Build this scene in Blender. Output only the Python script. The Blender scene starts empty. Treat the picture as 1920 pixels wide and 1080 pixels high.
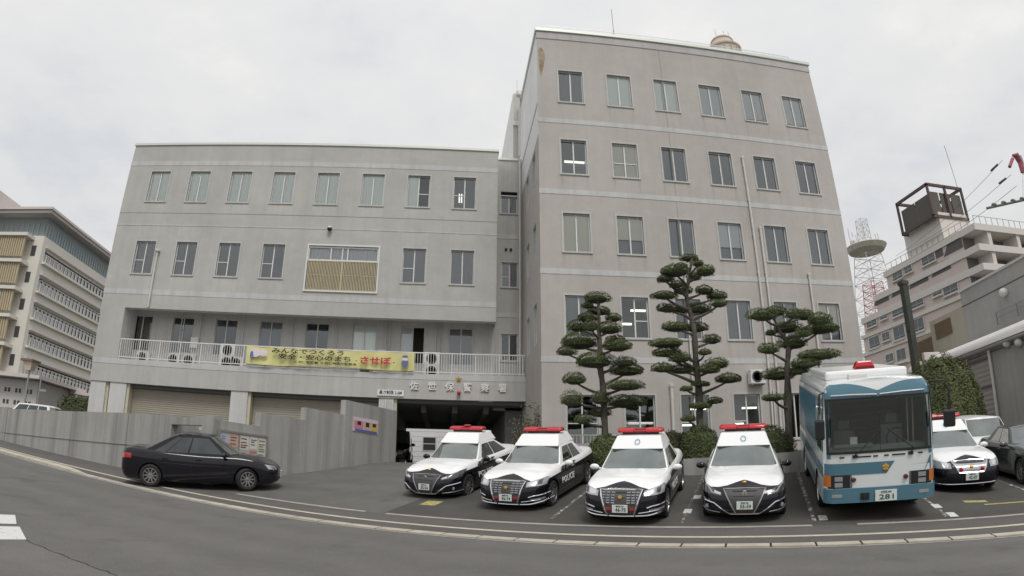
import bpy, bmesh, math, random
from mathutils import Vector, Matrix
random.seed(11)
SC = bpy.context.scene
COL = SC.collection
PI = math.pi

# ---------------------------------------------------------------- tagging
def tag(o, label=None, cat=None, group=None, kind=None):
    if label: o['label'] = label
    if cat: o['category'] = cat
    if group: o['group'] = group
    if kind: o['kind'] = kind
    return o
def empty(name, loc=(0, 0, 0), rotz=0.0, label=None, cat=None, group=None):
    o = bpy.data.objects.new(name, None); COL.objects.link(o)
    o.location = loc; o.rotation_euler = (0, 0, rotz); o.empty_display_size = .3
    return tag(o, label, cat, group)
def copy_tree(o, parent=None):
    c = o.copy(); COL.objects.link(c)
    if parent: c.parent = parent
    for ch in list(o.children): copy_tree(ch, c)
    return c

# ---------------------------------------------------------------- mesh builder
class MB:
    def __init__(s): s.v = []; s.f = []; s.m = []
    def quad(s, a, b, c, d, m=0):
        n = len(s.v); s.v += [tuple(a), tuple(b), tuple(c), tuple(d)]; s.f.append((n, n+1, n+2, n+3)); s.m.append(m)
    def poly(s, pts, m=0):
        n = len(s.v); s.v += [tuple(p) for p in pts]; s.f.append(tuple(range(n, n+len(pts)))); s.m.append(m)
    def hexa(s, P, m=0):
        # P: 8 points, bottom 4 ccw then top 4
        n = len(s.v); s.v += [tuple(p) for p in P]
        for f in ((3, 2, 1, 0), (4, 5, 6, 7), (0, 1, 5, 4), (1, 2, 6, 5), (2, 3, 7, 6), (3, 0, 4, 7)):
            s.f.append(tuple(n+i for i in f)); s.m.append(m)
    def box(s, x0, x1, y0, y1, z0, z1, m=0):
        s.hexa([(x0, y0, z0), (x1, y0, z0), (x1, y1, z0), (x0, y1, z0), (x0, y0, z1), (x1, y0, z1), (x1, y1, z1), (x0, y1, z1)], m)
    def tube(s, pts, r, n=8, m=0, cap=True):
        pts = [Vector(p) for p in pts]; rs = r if isinstance(r, (list, tuple)) else [r]*len(pts)
        base = len(s.v); up = None
        for i, p in enumerate(pts):
            d = (pts[min(i+1, len(pts)-1)] - pts[max(i-1, 0)])
            d = d.normalized() if d.length > 1e-9 else Vector((0, 0, 1))
            if up is None: up = Vector((0, 0, 1)) if abs(d.z) < .9 else Vector((1, 0, 0))
            a = d.cross(up).normalized(); b = a.cross(d).normalized(); up = b
            for k in range(n):
                t = 2*PI*k/n; s.v.append(tuple(p + (a*math.cos(t) + b*math.sin(t))*rs[i]))
        for i in range(len(pts)-1):
            for k in range(n):
                k2 = (k+1) % n
                s.f.append((base+i*n+k, base+i*n+k2, base+(i+1)*n+k2, base+(i+1)*n+k)); s.m.append(m)
        if cap:
            s.f.append(tuple(base+k for k in range(n))[::-1]); s.m.append(m)
            e = base+(len(pts)-1)*n; s.f.append(tuple(e+k for k in range(n))); s.m.append(m)
    def grid(s, P, m=0, flip=False):
        # P: rows of points
        base = len(s.v); R = len(P); Cn = len(P[0])
        for row in P: s.v += [tuple(p) for p in row]
        for i in range(R-1):
            for j in range(Cn-1):
                q = (base+i*Cn+j, base+i*Cn+j+1, base+(i+1)*Cn+j+1, base+(i+1)*Cn+j)
                s.f.append(q[::-1] if flip else q); s.m.append(m)
    def lathe(s, prof, c, axis='z', n=24, m=0, cap=True):
        # prof: list of (r, h) ; axis direction
        base = len(s.v)
        for (r, h) in prof:
            for k in range(n):
                t = 2*PI*k/n; a, b = r*math.cos(t), r*math.sin(t)
                if axis == 'z': p = (c[0]+a, c[1]+b, c[2]+h)
                elif axis == 'x': p = (c[0]+h, c[1]+a, c[2]+b)
                else: p = (c[0]+a, c[1]+h, c[2]+b)
                s.v.append(p)
        for i in range(len(prof)-1):
            for k in range(n):
                k2 = (k+1) % n
                s.f.append((base+i*n+k, base+i*n+k2, base+(i+1)*n+k2, base+(i+1)*n+k)); s.m.append(m)
        for i in (0, len(prof)-1):
            if cap and prof[i][0] > 1e-4:
                s.f.append(tuple(base+i*n+k for k in range(n))); s.m.append(m)
    def ellipsoid(s, c, r, n=12, k=8, m=0):
        prof = [(max(1e-4, math.sin(PI*i/k)), -math.cos(PI*i/k)) for i in range(k+1)]
        base = len(s.v)
        for (rr, h) in prof:
            for j in range(n):
                t = 2*PI*j/n; s.v.append((c[0]+rr*math.cos(t)*r[0], c[1]+rr*math.sin(t)*r[1], c[2]+h*r[2]))
        for i in range(k):
            for j in range(n):
                j2 = (j+1) % n
                s.f.append((base+i*n+j, base+i*n+j2, base+(i+1)*n+j2, base+(i+1)*n+j)); s.m.append(m)
    def build(s, name, mats, parent=None, smooth=False, weld=0, bevel=0):
        me = bpy.data.meshes.new(name); me.from_pydata(s.v, [], s.f)
        mats = mats if isinstance(mats, (list, tuple)) else [mats]
        for mt in mats: me.materials.append(mt)
        me.polygons.foreach_set('material_index', s.m)
        if weld:
            bm = bmesh.new(); bm.from_mesh(me); bmesh.ops.remove_doubles(bm, verts=bm.verts, dist=weld)
            bmesh.ops.recalc_face_normals(bm, faces=bm.faces); bm.to_mesh(me); bm.free()
        if smooth:
            me.polygons.foreach_set('use_smooth', [True]*len(me.polygons))
            if smooth != 'all': me.set_sharp_from_angle(angle=math.radians(38))
        me.update()
        o = bpy.data.objects.new(name, me); COL.objects.link(o)
        if parent: o.parent = parent
        if bevel:
            b = o.modifiers.new('bevel', 'BEVEL'); b.width = bevel; b.segments = 2; b.limit_method = 'ANGLE'
        return o

def text_mesh(name, body, size, mat, parent=None, extrude=.01, loc=(0, 0, 0), rot=(PI/2, 0, 0), width=None, align='CENTER', bold=0.0):
    c = bpy.data.curves.new(name, 'FONT'); c.body = body; c.size = size; c.extrude = extrude; c.align_x = align; c.align_y = 'CENTER'; c.resolution_u = 2
    c.offset = bold
    t = bpy.data.objects.new(name, c); COL.objects.link(t)
    bpy.context.view_layer.update()
    me = bpy.data.meshes.new_from_object(t.evaluated_get(bpy.context.evaluated_depsgraph_get()))
    bpy.data.objects.remove(t); bpy.data.curves.remove(c)
    if width and me.vertices:
        xs = [v.co.x for v in me.vertices]; w = max(xs)-min(xs)
        k = width/max(w, 1e-6)
        for v in me.vertices: v.co.x *= k
    me.name = name; me.materials.clear(); me.materials.append(mat)
    o = bpy.data.objects.new(name, me); COL.objects.link(o)
    o.location = loc; o.rotation_euler = rot
    if parent: o.parent = parent
    return o

# ---------------------------------------------------------------- materials
MATS = {}
def newmat(name):
    m = bpy.data.materials.new(name); m.use_nodes = True
    nt = m.node_tree; b = nt.nodes['Principled BSDF']
    MATS[name] = m
    return m, nt, b
def N(nt, t, **kw):
    n = nt.nodes.new(t)
    for k, v in kw.items():
        if k.startswith('i_'): n.inputs[int(k[2:])].default_value = v
        else: setattr(n, k, v)
    return n
def math_n(nt, op, a, b=None, c=None):
    n = nt.nodes.new('ShaderNodeMath'); n.operation = op
    for i, x in enumerate((a, b, c)):
        if x is None: continue
        if isinstance(x, (int, float)): n.inputs[i].default_value = x
        else: nt.links.new(x, n.inputs[i])
    return n.outputs[0]
def mixc(nt, fac, a, b, mode='MIX'):
    n = nt.nodes.new('ShaderNodeMix'); n.data_type = 'RGBA'; n.blend_type = mode
    for idx, x in ((0, fac), (6, a), (7, b)):
        if isinstance(x, (int, float)): n.inputs[idx].default_value = x
        elif isinstance(x, (tuple, list)): n.inputs[idx].default_value = (*x, 1) if len(x) == 3 else x
        else: nt.links.new(x, n.inputs[idx])
    return n.outputs[2]
def noise(nt, vec, scale, detail=4, rough=.55, sc3=None):
    if sc3:
        mp = N(nt, 'ShaderNodeMapping'); nt.links.new(vec, mp.inputs[0]); mp.inputs['Scale'].default_value = sc3; vec = mp.outputs[0]
    n = N(nt, 'ShaderNodeTexNoise'); n.inputs['Scale'].default_value = scale; n.inputs['Detail'].default_value = detail; n.inputs['Roughness'].default_value = rough
    nt.links.new(vec, n.inputs['Vector']); return n.outputs['Fac']
def ramp(nt, fac, stops):
    r = N(nt, 'ShaderNodeValToRGB'); cr = r.color_ramp
    while len(cr.elements) < len(stops): cr.elements.new(.5)
    for e, (p, c) in zip(cr.elements, stops):
        e.position = p; e.color = (*c, 1) if not isinstance(c, (int, float)) else (c, c, c, 1)
    nt.links.new(fac, r.inputs[0]); return r.outputs[0]
def pos(nt, obj=False):
    if obj:
        t = N(nt, 'ShaderNodeTexCoord'); return t.outputs['Object']
    return N(nt, 'ShaderNodeNewGeometry').outputs['Position']
def plain(name, col, rough=.6, metal=0, spec=None, vary=0.0, vscale=3, bump=0, obj=False, coat=0):
    m, nt, b = newmat(name)
    b.inputs['Base Color'].default_value = (*col, 1); b.inputs['Roughness'].default_value = rough; b.inputs['Metallic'].default_value = metal
    if spec is not None: b.inputs['Specular IOR Level'].default_value = spec
    if coat: b.inputs['Coat Weight'].default_value = coat; b.inputs['Coat Roughness'].default_value = .04
    if vary or bump:
        P = pos(nt, obj); f = noise(nt, P, vscale, 6, .6)
        if vary:
            lo = tuple(c*(1-vary) for c in col); hi = tuple(min(1, c*(1+vary)) for c in col)
            nt.links.new(ramp(nt, f, [(.3, lo), (.7, hi)]), b.inputs['Base Color'])
        if bump:
            bn = N(nt, 'ShaderNodeBump'); bn.inputs['Strength'].default_value = bump; bn.inputs['Distance'].default_value = .02
            nt.links.new(noise(nt, P, vscale*12, 5, .6), bn.inputs['Height']); nt.links.new(bn.outputs[0], b.inputs['Normal'])
    return m
def emit(name, col, st):
    m, nt, b = newmat(name)
    b.inputs['Base Color'].default_value = (*col, 1); b.inputs['Emission Color'].default_value = (*col, 1); b.inputs['Emission Strength'].default_value = st
    return m
def concrete(name, col, streak=.25, warm=None, rough=.85, tile=False, dark=.6, boards=0, sfreq=2.4, sills=None):
    """aged painted concrete: large blotches, vertical rain streaks, fine grain"""
    m, nt, b = newmat(name); P = pos(nt)
    big = noise(nt, P, .35, 4, .6); st = noise(nt, P, 1.0, 5, .65, sc3=(sfreq, sfreq, .11)); fine = noise(nt, P, 22, 3, .7)
    mid = noise(nt, P, 2.2, 5, .6)
    c = ramp(nt, big, [(.3, tuple(x*.94 for x in col)), (.7, tuple(min(1, x*1.05) for x in (warm or col)))])
    s1 = ramp(nt, st, [(.32, 1-streak), (.55, 1.0), (.8, 1.0+streak*.35)])
    c = mixc(nt, 1.0, c, s1, 'MULTIPLY')
    s2 = ramp(nt, fine, [(.25, .95), (.75, 1.05)]); c = mixc(nt, 1.0, c, s2, 'MULTIPLY')
    s3 = ramp(nt, mid, [(.3, .96), (.7, 1.04)]); c = mixc(nt, 1.0, c, s3, 'MULTIPLY')
    if tile:
        # small square mosaic tiles
        sx = N(nt, 'ShaderNodeSeparateXYZ'); nt.links.new(P, sx.inputs[0])
        h = math_n(nt, 'ADD', sx.outputs[0], sx.outputs[1])
        fx = math_n(nt, 'FRACT', math_n(nt, 'MULTIPLY', h, 1/.1)); fz = math_n(nt, 'FRACT', math_n(nt, 'MULTIPLY', sx.outputs[2], 1/.05))
        g = math_n(nt, 'MAXIMUM', math_n(nt, 'LESS_THAN', fx, .07), math_n(nt, 'LESS_THAN', fz, .12))
        c = mixc(nt, math_n(nt, 'MULTIPLY', g, .12), c, (.25, .25, .25))
    if boards:
        sx = N(nt, 'ShaderNodeSeparateXYZ'); nt.links.new(P, sx.inputs[0])
        h = math_n(nt, 'SUBTRACT', math_n(nt, 'MULTIPLY', sx.outputs[0], .882), math_n(nt, 'MULTIPLY', sx.outputs[1], .471))
        if boards == 2: h = math_n(nt, 'ADD', math_n(nt, 'MULTIPLY', sx.outputs[0], .471), math_n(nt, 'MULTIPLY', sx.outputs[1], .882))
        cell = math_n(nt, 'MULTIPLY', h, 1/.2)
        wn = N(nt, 'ShaderNodeTexWhiteNoise', noise_dimensions='1D'); nt.links.new(math_n(nt, 'FLOOR', cell), wn.inputs['W'])
        c = mixc(nt, 1.0, c, ramp(nt, wn.outputs['Value'], [(0, .97), (1, 1.03)]), 'MULTIPLY')
        ln = math_n(nt, 'LESS_THAN', math_n(nt, 'FRACT', cell), .06); c = mixc(nt, math_n(nt, 'MULTIPLY', ln, .10), c, (.12, .12, .11))
    if sills:
        # weathering below the window sills: (x of first window, spacing, width, sill heights, drop, colour multiplier, edges only)
        x0, sp, wd, zz, drop, mul, edges = sills
        sx = N(nt, 'ShaderNodeSeparateXYZ'); nt.links.new(P, sx.inputs[0])
        wob = math_n(nt, 'MULTIPLY', math_n(nt, 'SUBTRACT', noise(nt, P, 3.0, 4, .6), .5), .10)
        t = math_n(nt, 'MULTIPLY', math_n(nt, 'FRACT', math_n(nt, 'DIVIDE', math_n(nt, 'ADD', math_n(nt, 'SUBTRACT', sx.outputs[0], x0-sp*.1), wob), sp)), sp)
        if edges:
            d0 = math_n(nt, 'ABSOLUTE', math_n(nt, 'SUBTRACT', t, sp*.1)); d1 = math_n(nt, 'ABSOLUTE', math_n(nt, 'SUBTRACT', t, sp*.1+wd))
            hx = math_n(nt, 'LESS_THAN', math_n(nt, 'MINIMUM', d0, d1), .07)
        else:
            hx = math_n(nt, 'LESS_THAN', math_n(nt, 'ABSOLUTE', math_n(nt, 'SUBTRACT', t, sp*.1+wd*.5)), wd*.56)
        tot = None
        for s in zz:
            k = math_n(nt, 'MULTIPLY', math_n(nt, 'LESS_THAN', sx.outputs[2], s), math_n(nt, 'GREATER_THAN', sx.outputs[2], s-drop))
            k = math_n(nt, 'MULTIPLY', k, math_n(nt, 'ADD', .25, math_n(nt, 'DIVIDE', math_n(nt, 'SUBTRACT', sx.outputs[2], s-drop), drop*1.2)))
            tot = k if tot is None else math_n(nt, 'MAXIMUM', tot, k)
        nn = ramp(nt, noise(nt, P, 1.7, 5, .65, sc3=(3, 3, .5)), [(.35, .15), (.65, 1.0)])
        f = math_n(nt, 'MULTIPLY', math_n(nt, 'MULTIPLY', hx, tot), nn)
        c = mixc(nt, f, c, mixc(nt, 1.0, c, (mul, mul, mul*.99), 'MULTIPLY'))
    nt.links.new(c, b.inputs['Base Color']); b.inputs['Roughness'].default_value = rough
    bn = N(nt, 'ShaderNodeBump'); bn.inputs['Strength'].default_value = .25; bn.inputs['Distance'].default_value = .01
    nt.links.new(fine, bn.inputs['Height']); nt.links.new(bn.outputs[0], b.inputs['Normal'])
    return m
def glass(name, tint=(.72, .76, .76), refl=.16, rough=.02):
    """thin window glass: mostly see-through, mirrors the sky at a slant"""
    m = bpy.data.materials.new(name); m.use_nodes = True; nt = m.node_tree; nt.nodes.clear(); MATS[name] = m
    o = N(nt, 'ShaderNodeOutputMaterial'); t = N(nt, 'ShaderNodeBsdfTransparent'); g = N(nt, 'ShaderNodeBsdfGlossy'); mx = N(nt, 'ShaderNodeMixShader')
    t.inputs[0].default_value = (*tint, 1); g.inputs['Roughness'].default_value = rough; g.inputs['Color'].default_value = (.95, 1, 1, 1)
    fr = N(nt, 'ShaderNodeFresnel'); fr.inputs[0].default_value = 1.52
    f = math_n(nt, 'MINIMUM', math_n(nt, 'ADD', math_n(nt, 'MULTIPLY', fr.outputs[0], 1.3), refl), 1.0)
    nz = noise(nt, pos(nt), 1.4, 2, .5); bn = N(nt, 'ShaderNodeBump'); bn.inputs['Strength'].default_value = .05; bn.inputs['Distance'].default_value = .05
    nt.links.new(nz, bn.inputs['Height']); nt.links.new(bn.outputs[0], g.inputs['Normal'])
    nt.links.new(f, mx.inputs[0]); nt.links.new(t.outputs[0], mx.inputs[1]); nt.links.new(g.outputs[0], mx.inputs[2]); nt.links.new(mx.outputs[0], o.inputs[0])
    return m

M_tower = concrete('tower_tile', (.445, .417, .39), .05, (.46, .43, .40), tile=True, sills=(4.75, 2.4, 1.18, (18.5, 14.65, 10.94, 7.24), .95, .84, True))
M_wing = concrete('wing_concrete', (.44, .435, .412), .05, (.46, .455, .425), sills=(-16.69, 2.387, 1.15, (14.96, 13.6, 10.88), .75, 1.10, False))
M_band = concrete('band_paint', (.52, .525, .52), .14)
M_trim = concrete('window_trim', (.50, .50, .48), .10)
M_slab = concrete('slab_concrete', (.475, .465, .445), .12)
M_glare_wall = concrete('glare_wall', (.80, .80, .80), .08)  # glare on the upper left side put into the base colour
M_balc = concrete('balcony_wall', (.62, .61, .59), .12)
M_wallA = concrete('retaining_concrete', (.325, .32, .30), .36, boards=1, sfreq=1.9)
M_wallB = concrete('stepped_concrete', (.375, .37, .35), .26, boards=2, sfreq=1.9)
M_coping = plain('coping_metal', (.62, .66, .60), .4, .3)
M_alu = plain('aluminium', (.66, .66, .66), .35, .35)
M_sash = plain('white_sash', (.68, .68, .67), .4)
M_glass = glass('window_glass', (.97, .985, .98), .06)
M_glass_d = glass('window_glass_dim', (.6, .63, .64), .10)
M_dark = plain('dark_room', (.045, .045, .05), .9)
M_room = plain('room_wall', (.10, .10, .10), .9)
M_curt_g = plain('curtain_green', (.93, .955, .925), .9)
M_blind_c = plain('blind_cream', (.78, .75, .64), .9)
M_blind_g = plain('blind_grey', (.31, .31, .325), .9)
M_blind_w = plain('blind_white', (.72, .72, .73), .9)
M_blind_d = plain('blind_dark', (.115, .115, .12), .9)
M_tube = emit('lit_tube', (1, .96, .84), 1.6)
M_shutter = plain('shutter_beige', (.32, .29, .235), .55, vary=.05, vscale=1.5)
M_pipe = plain('pipe_pvc', (.60, .59, .55), .45, vary=.06)
M_rail = plain('railing_white', (.72, .72, .71), .45)
M_white = plain('white_paint', (.78, .78, .77), .45)
M_black = plain('black_plastic', (.015, .015, .017), .45)
M_yellowcol = plain('column_yellow', (.55, .51, .38), .7, vary=.1)
M_pier = concrete('pier_paint', (.56, .56, .55), .12)
M_louver = plain('louver_tan', (.48, .42, .27), .55, vary=.08)
M_steel = plain('galvanised', (.35, .36, .36), .45, .6)
M_ac = plain('ac_white', (.66, .66, .63), .5, vary=.05)
M_grille_dk = plain('grille_dark', (.06, .06, .06), .6)
M_red = plain('lamp_red', (.50, .012, .02), .18, coat=.5)
M_gold = plain('gold', (.72, .45, .10), .3, .7)
# ---------------------------------------------------------------- site frame: u along the street, w away from it
OX, OY = 4.99, 10.19
TX, TY = .882, -.471
def P2(u, w): return (OX + TX*u - TY*w, OY + TY*u + TX*w)
def uw(x, y):
    dx, dy = x-OX, y-OY
    return TX*dx + TY*dy, -TY*dx + TX*dy
def interp(tab, x):
    if x <= tab[0][0]: return tab[0][1]
    for (a, b), (c, d) in zip(tab, tab[1:]):
        if x <= c: return b + (d-b)*(x-a)/(c-a)
    return tab[-1][1]
ZS = [(-60, 2.9), (-31, 1.4), (-20.1, .93), (-14.1, .663), (-9.4, .49), (-6.6, .43), (-3.8, .37), (0, .27), (2.3, .18), (4.9, .035), (8, -.1), (14, -.35), (40, -1.3)]
def zs(u):
    return sum(interp(ZS, u+d) for d in (-1.2, -.6, 0, .6, 1.2))/5
def zg(u, w):
    if w < 0: return zs(u) + .03*max(w, -22)
    g = interp([(-14, .137), (-9, .187), (3.6, .187), (5.5, .130), (8, .115)], u)
    z = zs(u) + .1*min(w, 1.94)
    if w > 1.94:
        z += g*(w-1.94)
        cap = 2.36
        if z > cap-.25: z = cap - .25*math.exp(-(z-(cap-.25))/.25)
    return z
def zgxy(x, y): return zg(*uw(x, y))
def sheet(name, mat, us, ws, dz=0.0, zf=None, kind='structure', edge=0):
    mb = MB()
    P = []
    for u in us:
        P.append([(*P2(u, w), (zf or zg)(u, w)+dz) for w in ws])
    mb.grid(P)
    o = mb.build(name, mat, smooth='all'); tag(o, kind=kind); return o
def rng(a, b, n): return [a + (b-a)*i/(n-1) for i in range(n)]

# asphalt
def asphalt(name, col, patch=.12, cracks=False):
    m, nt, b = newmat(name); P = pos(nt)
    big = noise(nt, P, .25, 5, .6); mid = noise(nt, P, 1.6, 5, .65); fine = noise(nt, P, 55, 3, .8)
    c = ramp(nt, big, [(.3, tuple(x*(1-patch) for x in col)), (.7, tuple(x*(1+patch) for x in col))])
    c = mixc(nt, 1.0, c, ramp(nt, mid, [(.3, .93), (.7, 1.07)]), 'MULTIPLY')
    c = mixc(nt, 1.0, c, ramp(nt, fine, [(.25, .62), (.6, 1.0), (.8, 1.5)]), 'MULTIPLY')
    st_ = noise(nt, P, .9, 4, .5); c = mixc(nt, math_n(nt, 'MULTIPLY', ramp(nt, st_, [(.60, 0), (.72, 1)]), .28), c, (.05, .048, .045))
    # wheel tracks running along the street
    sx = N(nt, 'ShaderNodeSeparateXYZ'); nt.links.new(P, sx.inputs[0])
    w = math_n(nt, 'ADD', math_n(nt, 'MULTIPLY', sx.outputs[0], .471), math_n(nt, 'MULTIPLY', sx.outputs[1], .882))
    tr = math_n(nt, 'SINE', math_n(nt, 'MULTIPLY', w, 3.6)); c = mixc(nt, 1.0, c, ramp(nt, math_n(nt, 'ADD', math_n(nt, 'MULTIPLY', tr, .5), .5), [(0, .96), (1, 1.04)]), 'MULTIPLY')
    if cracks:
        v = N(nt, 'ShaderNodeTexVoronoi', feature='DISTANCE_TO_EDGE'); v.inputs['Scale'].default_value = .33
        mp = N(nt, 'ShaderNodeMapping'); nt.links.new(P, mp.inputs[0])
        wv = N(nt, 'ShaderNodeVectorMath', operation='ADD'); nt.links.new(mp.outputs[0], wv.inputs[0])
        nz = N(nt, 'ShaderNodeTexNoise'); nz.inputs['Scale'].default_value = 1.2; nt.links.new(P, nz.inputs['Vector'])
        sc = N(nt, 'ShaderNodeVectorMath', operation='SCALE'); sc.inputs['Scale'].default_value = .6; nt.links.new(nz.outputs['Color'], sc.inputs[0]); nt.links.new(sc.outputs[0], wv.inputs[1])
        nt.links.new(wv.outputs[0], v.inputs['Vector'])
        ln = math_n(nt, 'LESS_THAN', v.outputs['Distance'], .004); c = mixc(nt, math_n(nt, 'MULTIPLY', ln, .45), c, (.03, .03, .03))
    nt.links.new(c, b.inputs['Base Color']); b.inputs['Roughness'].default_value = .9; b.inputs['Specular IOR Level'].default_value = .25
    bn = N(nt, 'ShaderNodeBump'); bn.inputs['Strength'].default_value = .5; bn.inputs['Distance'].default_value = .01
    nt.links.new(fine, bn.inputs['Height']); nt.links.new(bn.outputs[0], b.inputs['Normal'])
    return m
def worn(name, th):
    m, nt, b = newmat(name); P = pos(nt)
    f = noise(nt, P, 7, 6, .75); k = ramp(nt, f, [(th-.04, 0), (th+.05, 1)])
    nt.links.new(mixc(nt, k, (.10, .098, .095), (.60, .60, .59)), b.inputs['Base Color']); b.inputs['Roughness'].default_value = .9
    return m
M_road = asphalt('road_asphalt', (.150, .144, .138), .06)
M_walk = asphalt('sidewalk_asphalt', (.125, .118, .114), .08)
M_lot = asphalt('lot_asphalt', (.092, .087, .081), .24)
M_drive = asphalt('driveway_asphalt', (.150, .145, .137), .12)
M_ground = plain('far_ground', (.12, .125, .10), .95, vary=.15, vscale=.5)
M_stone = plain('kerb_stone', (.43, .395, .325), .85, vary=.18, vscale=2.5, bump=.3)
M_joint_shade = plain('joint_shade_dark', (.055, .05, .045), .9)  # for the dark kerb joints and the painted shade beside the kerb
M_strip = plain('edge_strip', (.34, .325, .29), .85, vary=.15, vscale=4)
M_gutter = plain('gutter_concrete', (.36, .335, .30), .85, vary=.2, vscale=3)
M_lineY = plain('line_cream', (.50, .455, .355), .8, vary=.14, vscale=6)
M_lineW = plain('line_white', (.62, .62, .60), .8, vary=.2, vscale=8)
M_worn = worn('bay_line_worn', .56)
M_worn2 = worn('bay_mark_worn', .40)
M_worn3 = worn('bay_faint', .60)
M_lineYel = plain('line_yellow', (.36, .33, .12), .8, vary=.4, vscale=14)

def build_site():
    US = rng(-70, 45, 231)
    # base sheet to the horizon
    mb = MB(); S = 900
    mb.grid([[(x, y, -1.6) for x in rng(-S, S, 9)] for y in rng(-S, S, 9)])
    tag(mb.build('ground', M_ground), kind='structure')
    sheet('road', M_road, US, [-26, -20, -14, -10, -7, -5, -3, -1.5, -.5, -.12])
    sheet('gutter', M_gutter, US, [-.15, -.06], .004)
    sheet('kerb_shade_strip', M_joint_shade, US, [-.06, 0.0], .001)  # dark strip painted as the shadow of the kerb's front face
    sheet('sidewalk', M_walk, US, [.30, .6, .84, .93, 1.4, 1.86, 1.94], .0)
    WS = [1.94, 2.2, 3, 4, 5, 6, 7, 8, 9, 10, 11, 12, 13, 14.5, 17, 22, 28, 36, 60]
    sheet('driveway', M_drive, rng(-15.35, -8.4, 15), WS, 0.0)
    sheet('parking_lot', M_lot, rng(-8.4, 45, 107), [1.94, 2.2, 3, 4, 5, 6, 7, 8, 9, 10, 11, 12, 13, 14.5, 17, 22, 28, 36, 60], 0.0)
    sheet('sidewalk', M_walk, rng(-70, -15.35, 60), [1.94, 2.2, 2.75], .0)
    # kerb: low mountable blocks; raised kerb at the far left end
    def kz(u, w): return zg(u, w)
    mb = MB(); gap = .04
    u = -58.0; i = 0
    while u < 30:
        L = .78; a, b = u+gap/2, u+L-gap/2
        def hh(q):
            if q < -20.2: return .13
            if q < -19.0: return .13 - .10*(q+20.2)/1.2
            return .03
        z = [kz(a, 0), kz(b, 0)]
        pa0, pb0, pa1, pb1 = P2(a, 0), P2(b, 0), P2(a, .30), P2(b, .30)
        ja = random.uniform(-.003, .003)
        ha, hb = hh(a)+ja, hh(b)+ja
        mb.hexa([(*pa0, z[0]-.2), (*pb0, z[1]-.2), (*pb1, z[1]-.2), (*pa1, z[0]-.2),
                 (*P2(a, .02), z[0]+ha*.6), (*P2(b, .02), z[1]+hb*.6), (*pb1, z[1]+max(hb, .035)), (*pa1, z[0]+max(ha, .035))])
        u += L; i += 1
    tag(mb.build('kerb', M_stone), kind='structure')
    sheet('joint_filler', M_joint_shade, US, [0.0, .30], -.02)
    # cream line on the sidewalk and thin concrete strips at the lot edge
    sheet('road_line', M_lineY, rng(-70, 45, 231), [.84, .98], .004)
    for a, b in ((-13.5, -8.9), (-8.3, 1.35), (2.25, 40)):
        sheet('lot_edge_strip', M_strip, rng(a, b, 40), [1.86, 2.0], .005)
    # bay lines of the parking lot
    for u, w0, w1, m in ((1.42, 2.3, 7.6, 0), (4.15, 2.2, 7.2, 0), (-4.25, 2.4, 6.4, 0), (6.9, 2.3, 7.0, 0)):
        if m == 0:
            sheet('bay_line', M_worn, rng(u-.045, u+.045, 2), rng(w0, w1, 12), .004)
    for u, w in ((-1.3, 3.3), (-1.22, 4.75), (1.62, 2.5), (4.3, 2.35), (4.2, 3.2)):
        sheet('bay_marking', M_worn2, rng(u-.09, u+.09, 2), rng(w-.2, w+.2, 3), .007)
    for k in range(0, 6):
        sheet('bay_marking', M_worn3, rng(-1.35, -1.28, 2), rng(2.2+k*.9, 3.1+k*.9, 3), .003)
    sheet('bay_marking', M_lineYel, rng(-8.05, -7.6, 4), rng(3.1, 3.6, 4), .005)
    sheet('bay_marking', M_lineYel, rng(4.95, 5.5, 2), rng(3.5, 3.75, 2), .005)
    sheet('bay_marking', M_lineYel, rng(5.3, 6.3, 2), rng(3.15, 3.27, 2), .005)
    # zebra stripes at the left edge of the road
    for (u0, u1, w0, w1) in ((-10.58, -9.66, -6.16, -6.56), (-9.42, -8.35, -6.62, -7.02), (-7.9, -7.2, -7.8, -8.1)):
        mb = MB(); mb.grid([[(*P2(u, w), zg(u, w)+.005) for w in rng(-12, we, 9)] for u, we in ((u0, w0), ((u0+u1)/2, (w0+w1)/2), (u1, w1))]); tag(mb.build('zebra_marking', worn('zebra_worn_%d' % len(MATS), .36)), kind='structure')
    # asphalt seam and crack
    mb = MB(); rows = []
    for i in range(60):
        u = -9.0+i*.11; w = -7.05+.02*math.sin(i*1.3)+.015*math.sin(i*3.1); hw_ = .008+.006*math.sin(i*.7)**2
        rows.append([(*P2(u, w-hw_), zg(u, w)+.003), (*P2(u, w+hw_), zg(u, w)+.003)])
    mb.grid(rows); tag(mb.build('road_seam', plain('seam_dark', (.03, .03, .03), .9)), kind='structure')
    sheet('road_patch', asphalt('patch_asphalt', (.165, .157, .15), .08), rng(-9.0, 9, 20), [-9.8, -9, -8, -7.075], .002)
    mb = MB()
    # raised yard behind the retaining wall, on which the wing and the far hedge stand
    a = P2(-15.35, 2.72); b = P2(-70, 2.72)
    mb.poly([(a[0], a[1], 2.3), (b[0], b[1], 2.3), (b[0], 62, 2.3), (a[0]-.0, 62, 2.3)][::-1])
    mb.poly([(a[0], a[1], 2.3), (a[0], 62, 2.3), (-2.5, 62, 2.3), (-2.5, 29.3, 2.3)][::-1])
    tag(mb.build('raised_yard', M_lot), kind='structure')

    # ---- retaining wall along the street
    r = empty('retaining_wall', (*P2(-15.5, 2.6), 1.0), 0, 'long board-marked grey concrete wall rising beside the sidewalk behind the black sedan', 'wall')
    inv = Vector(r.location)
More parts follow.
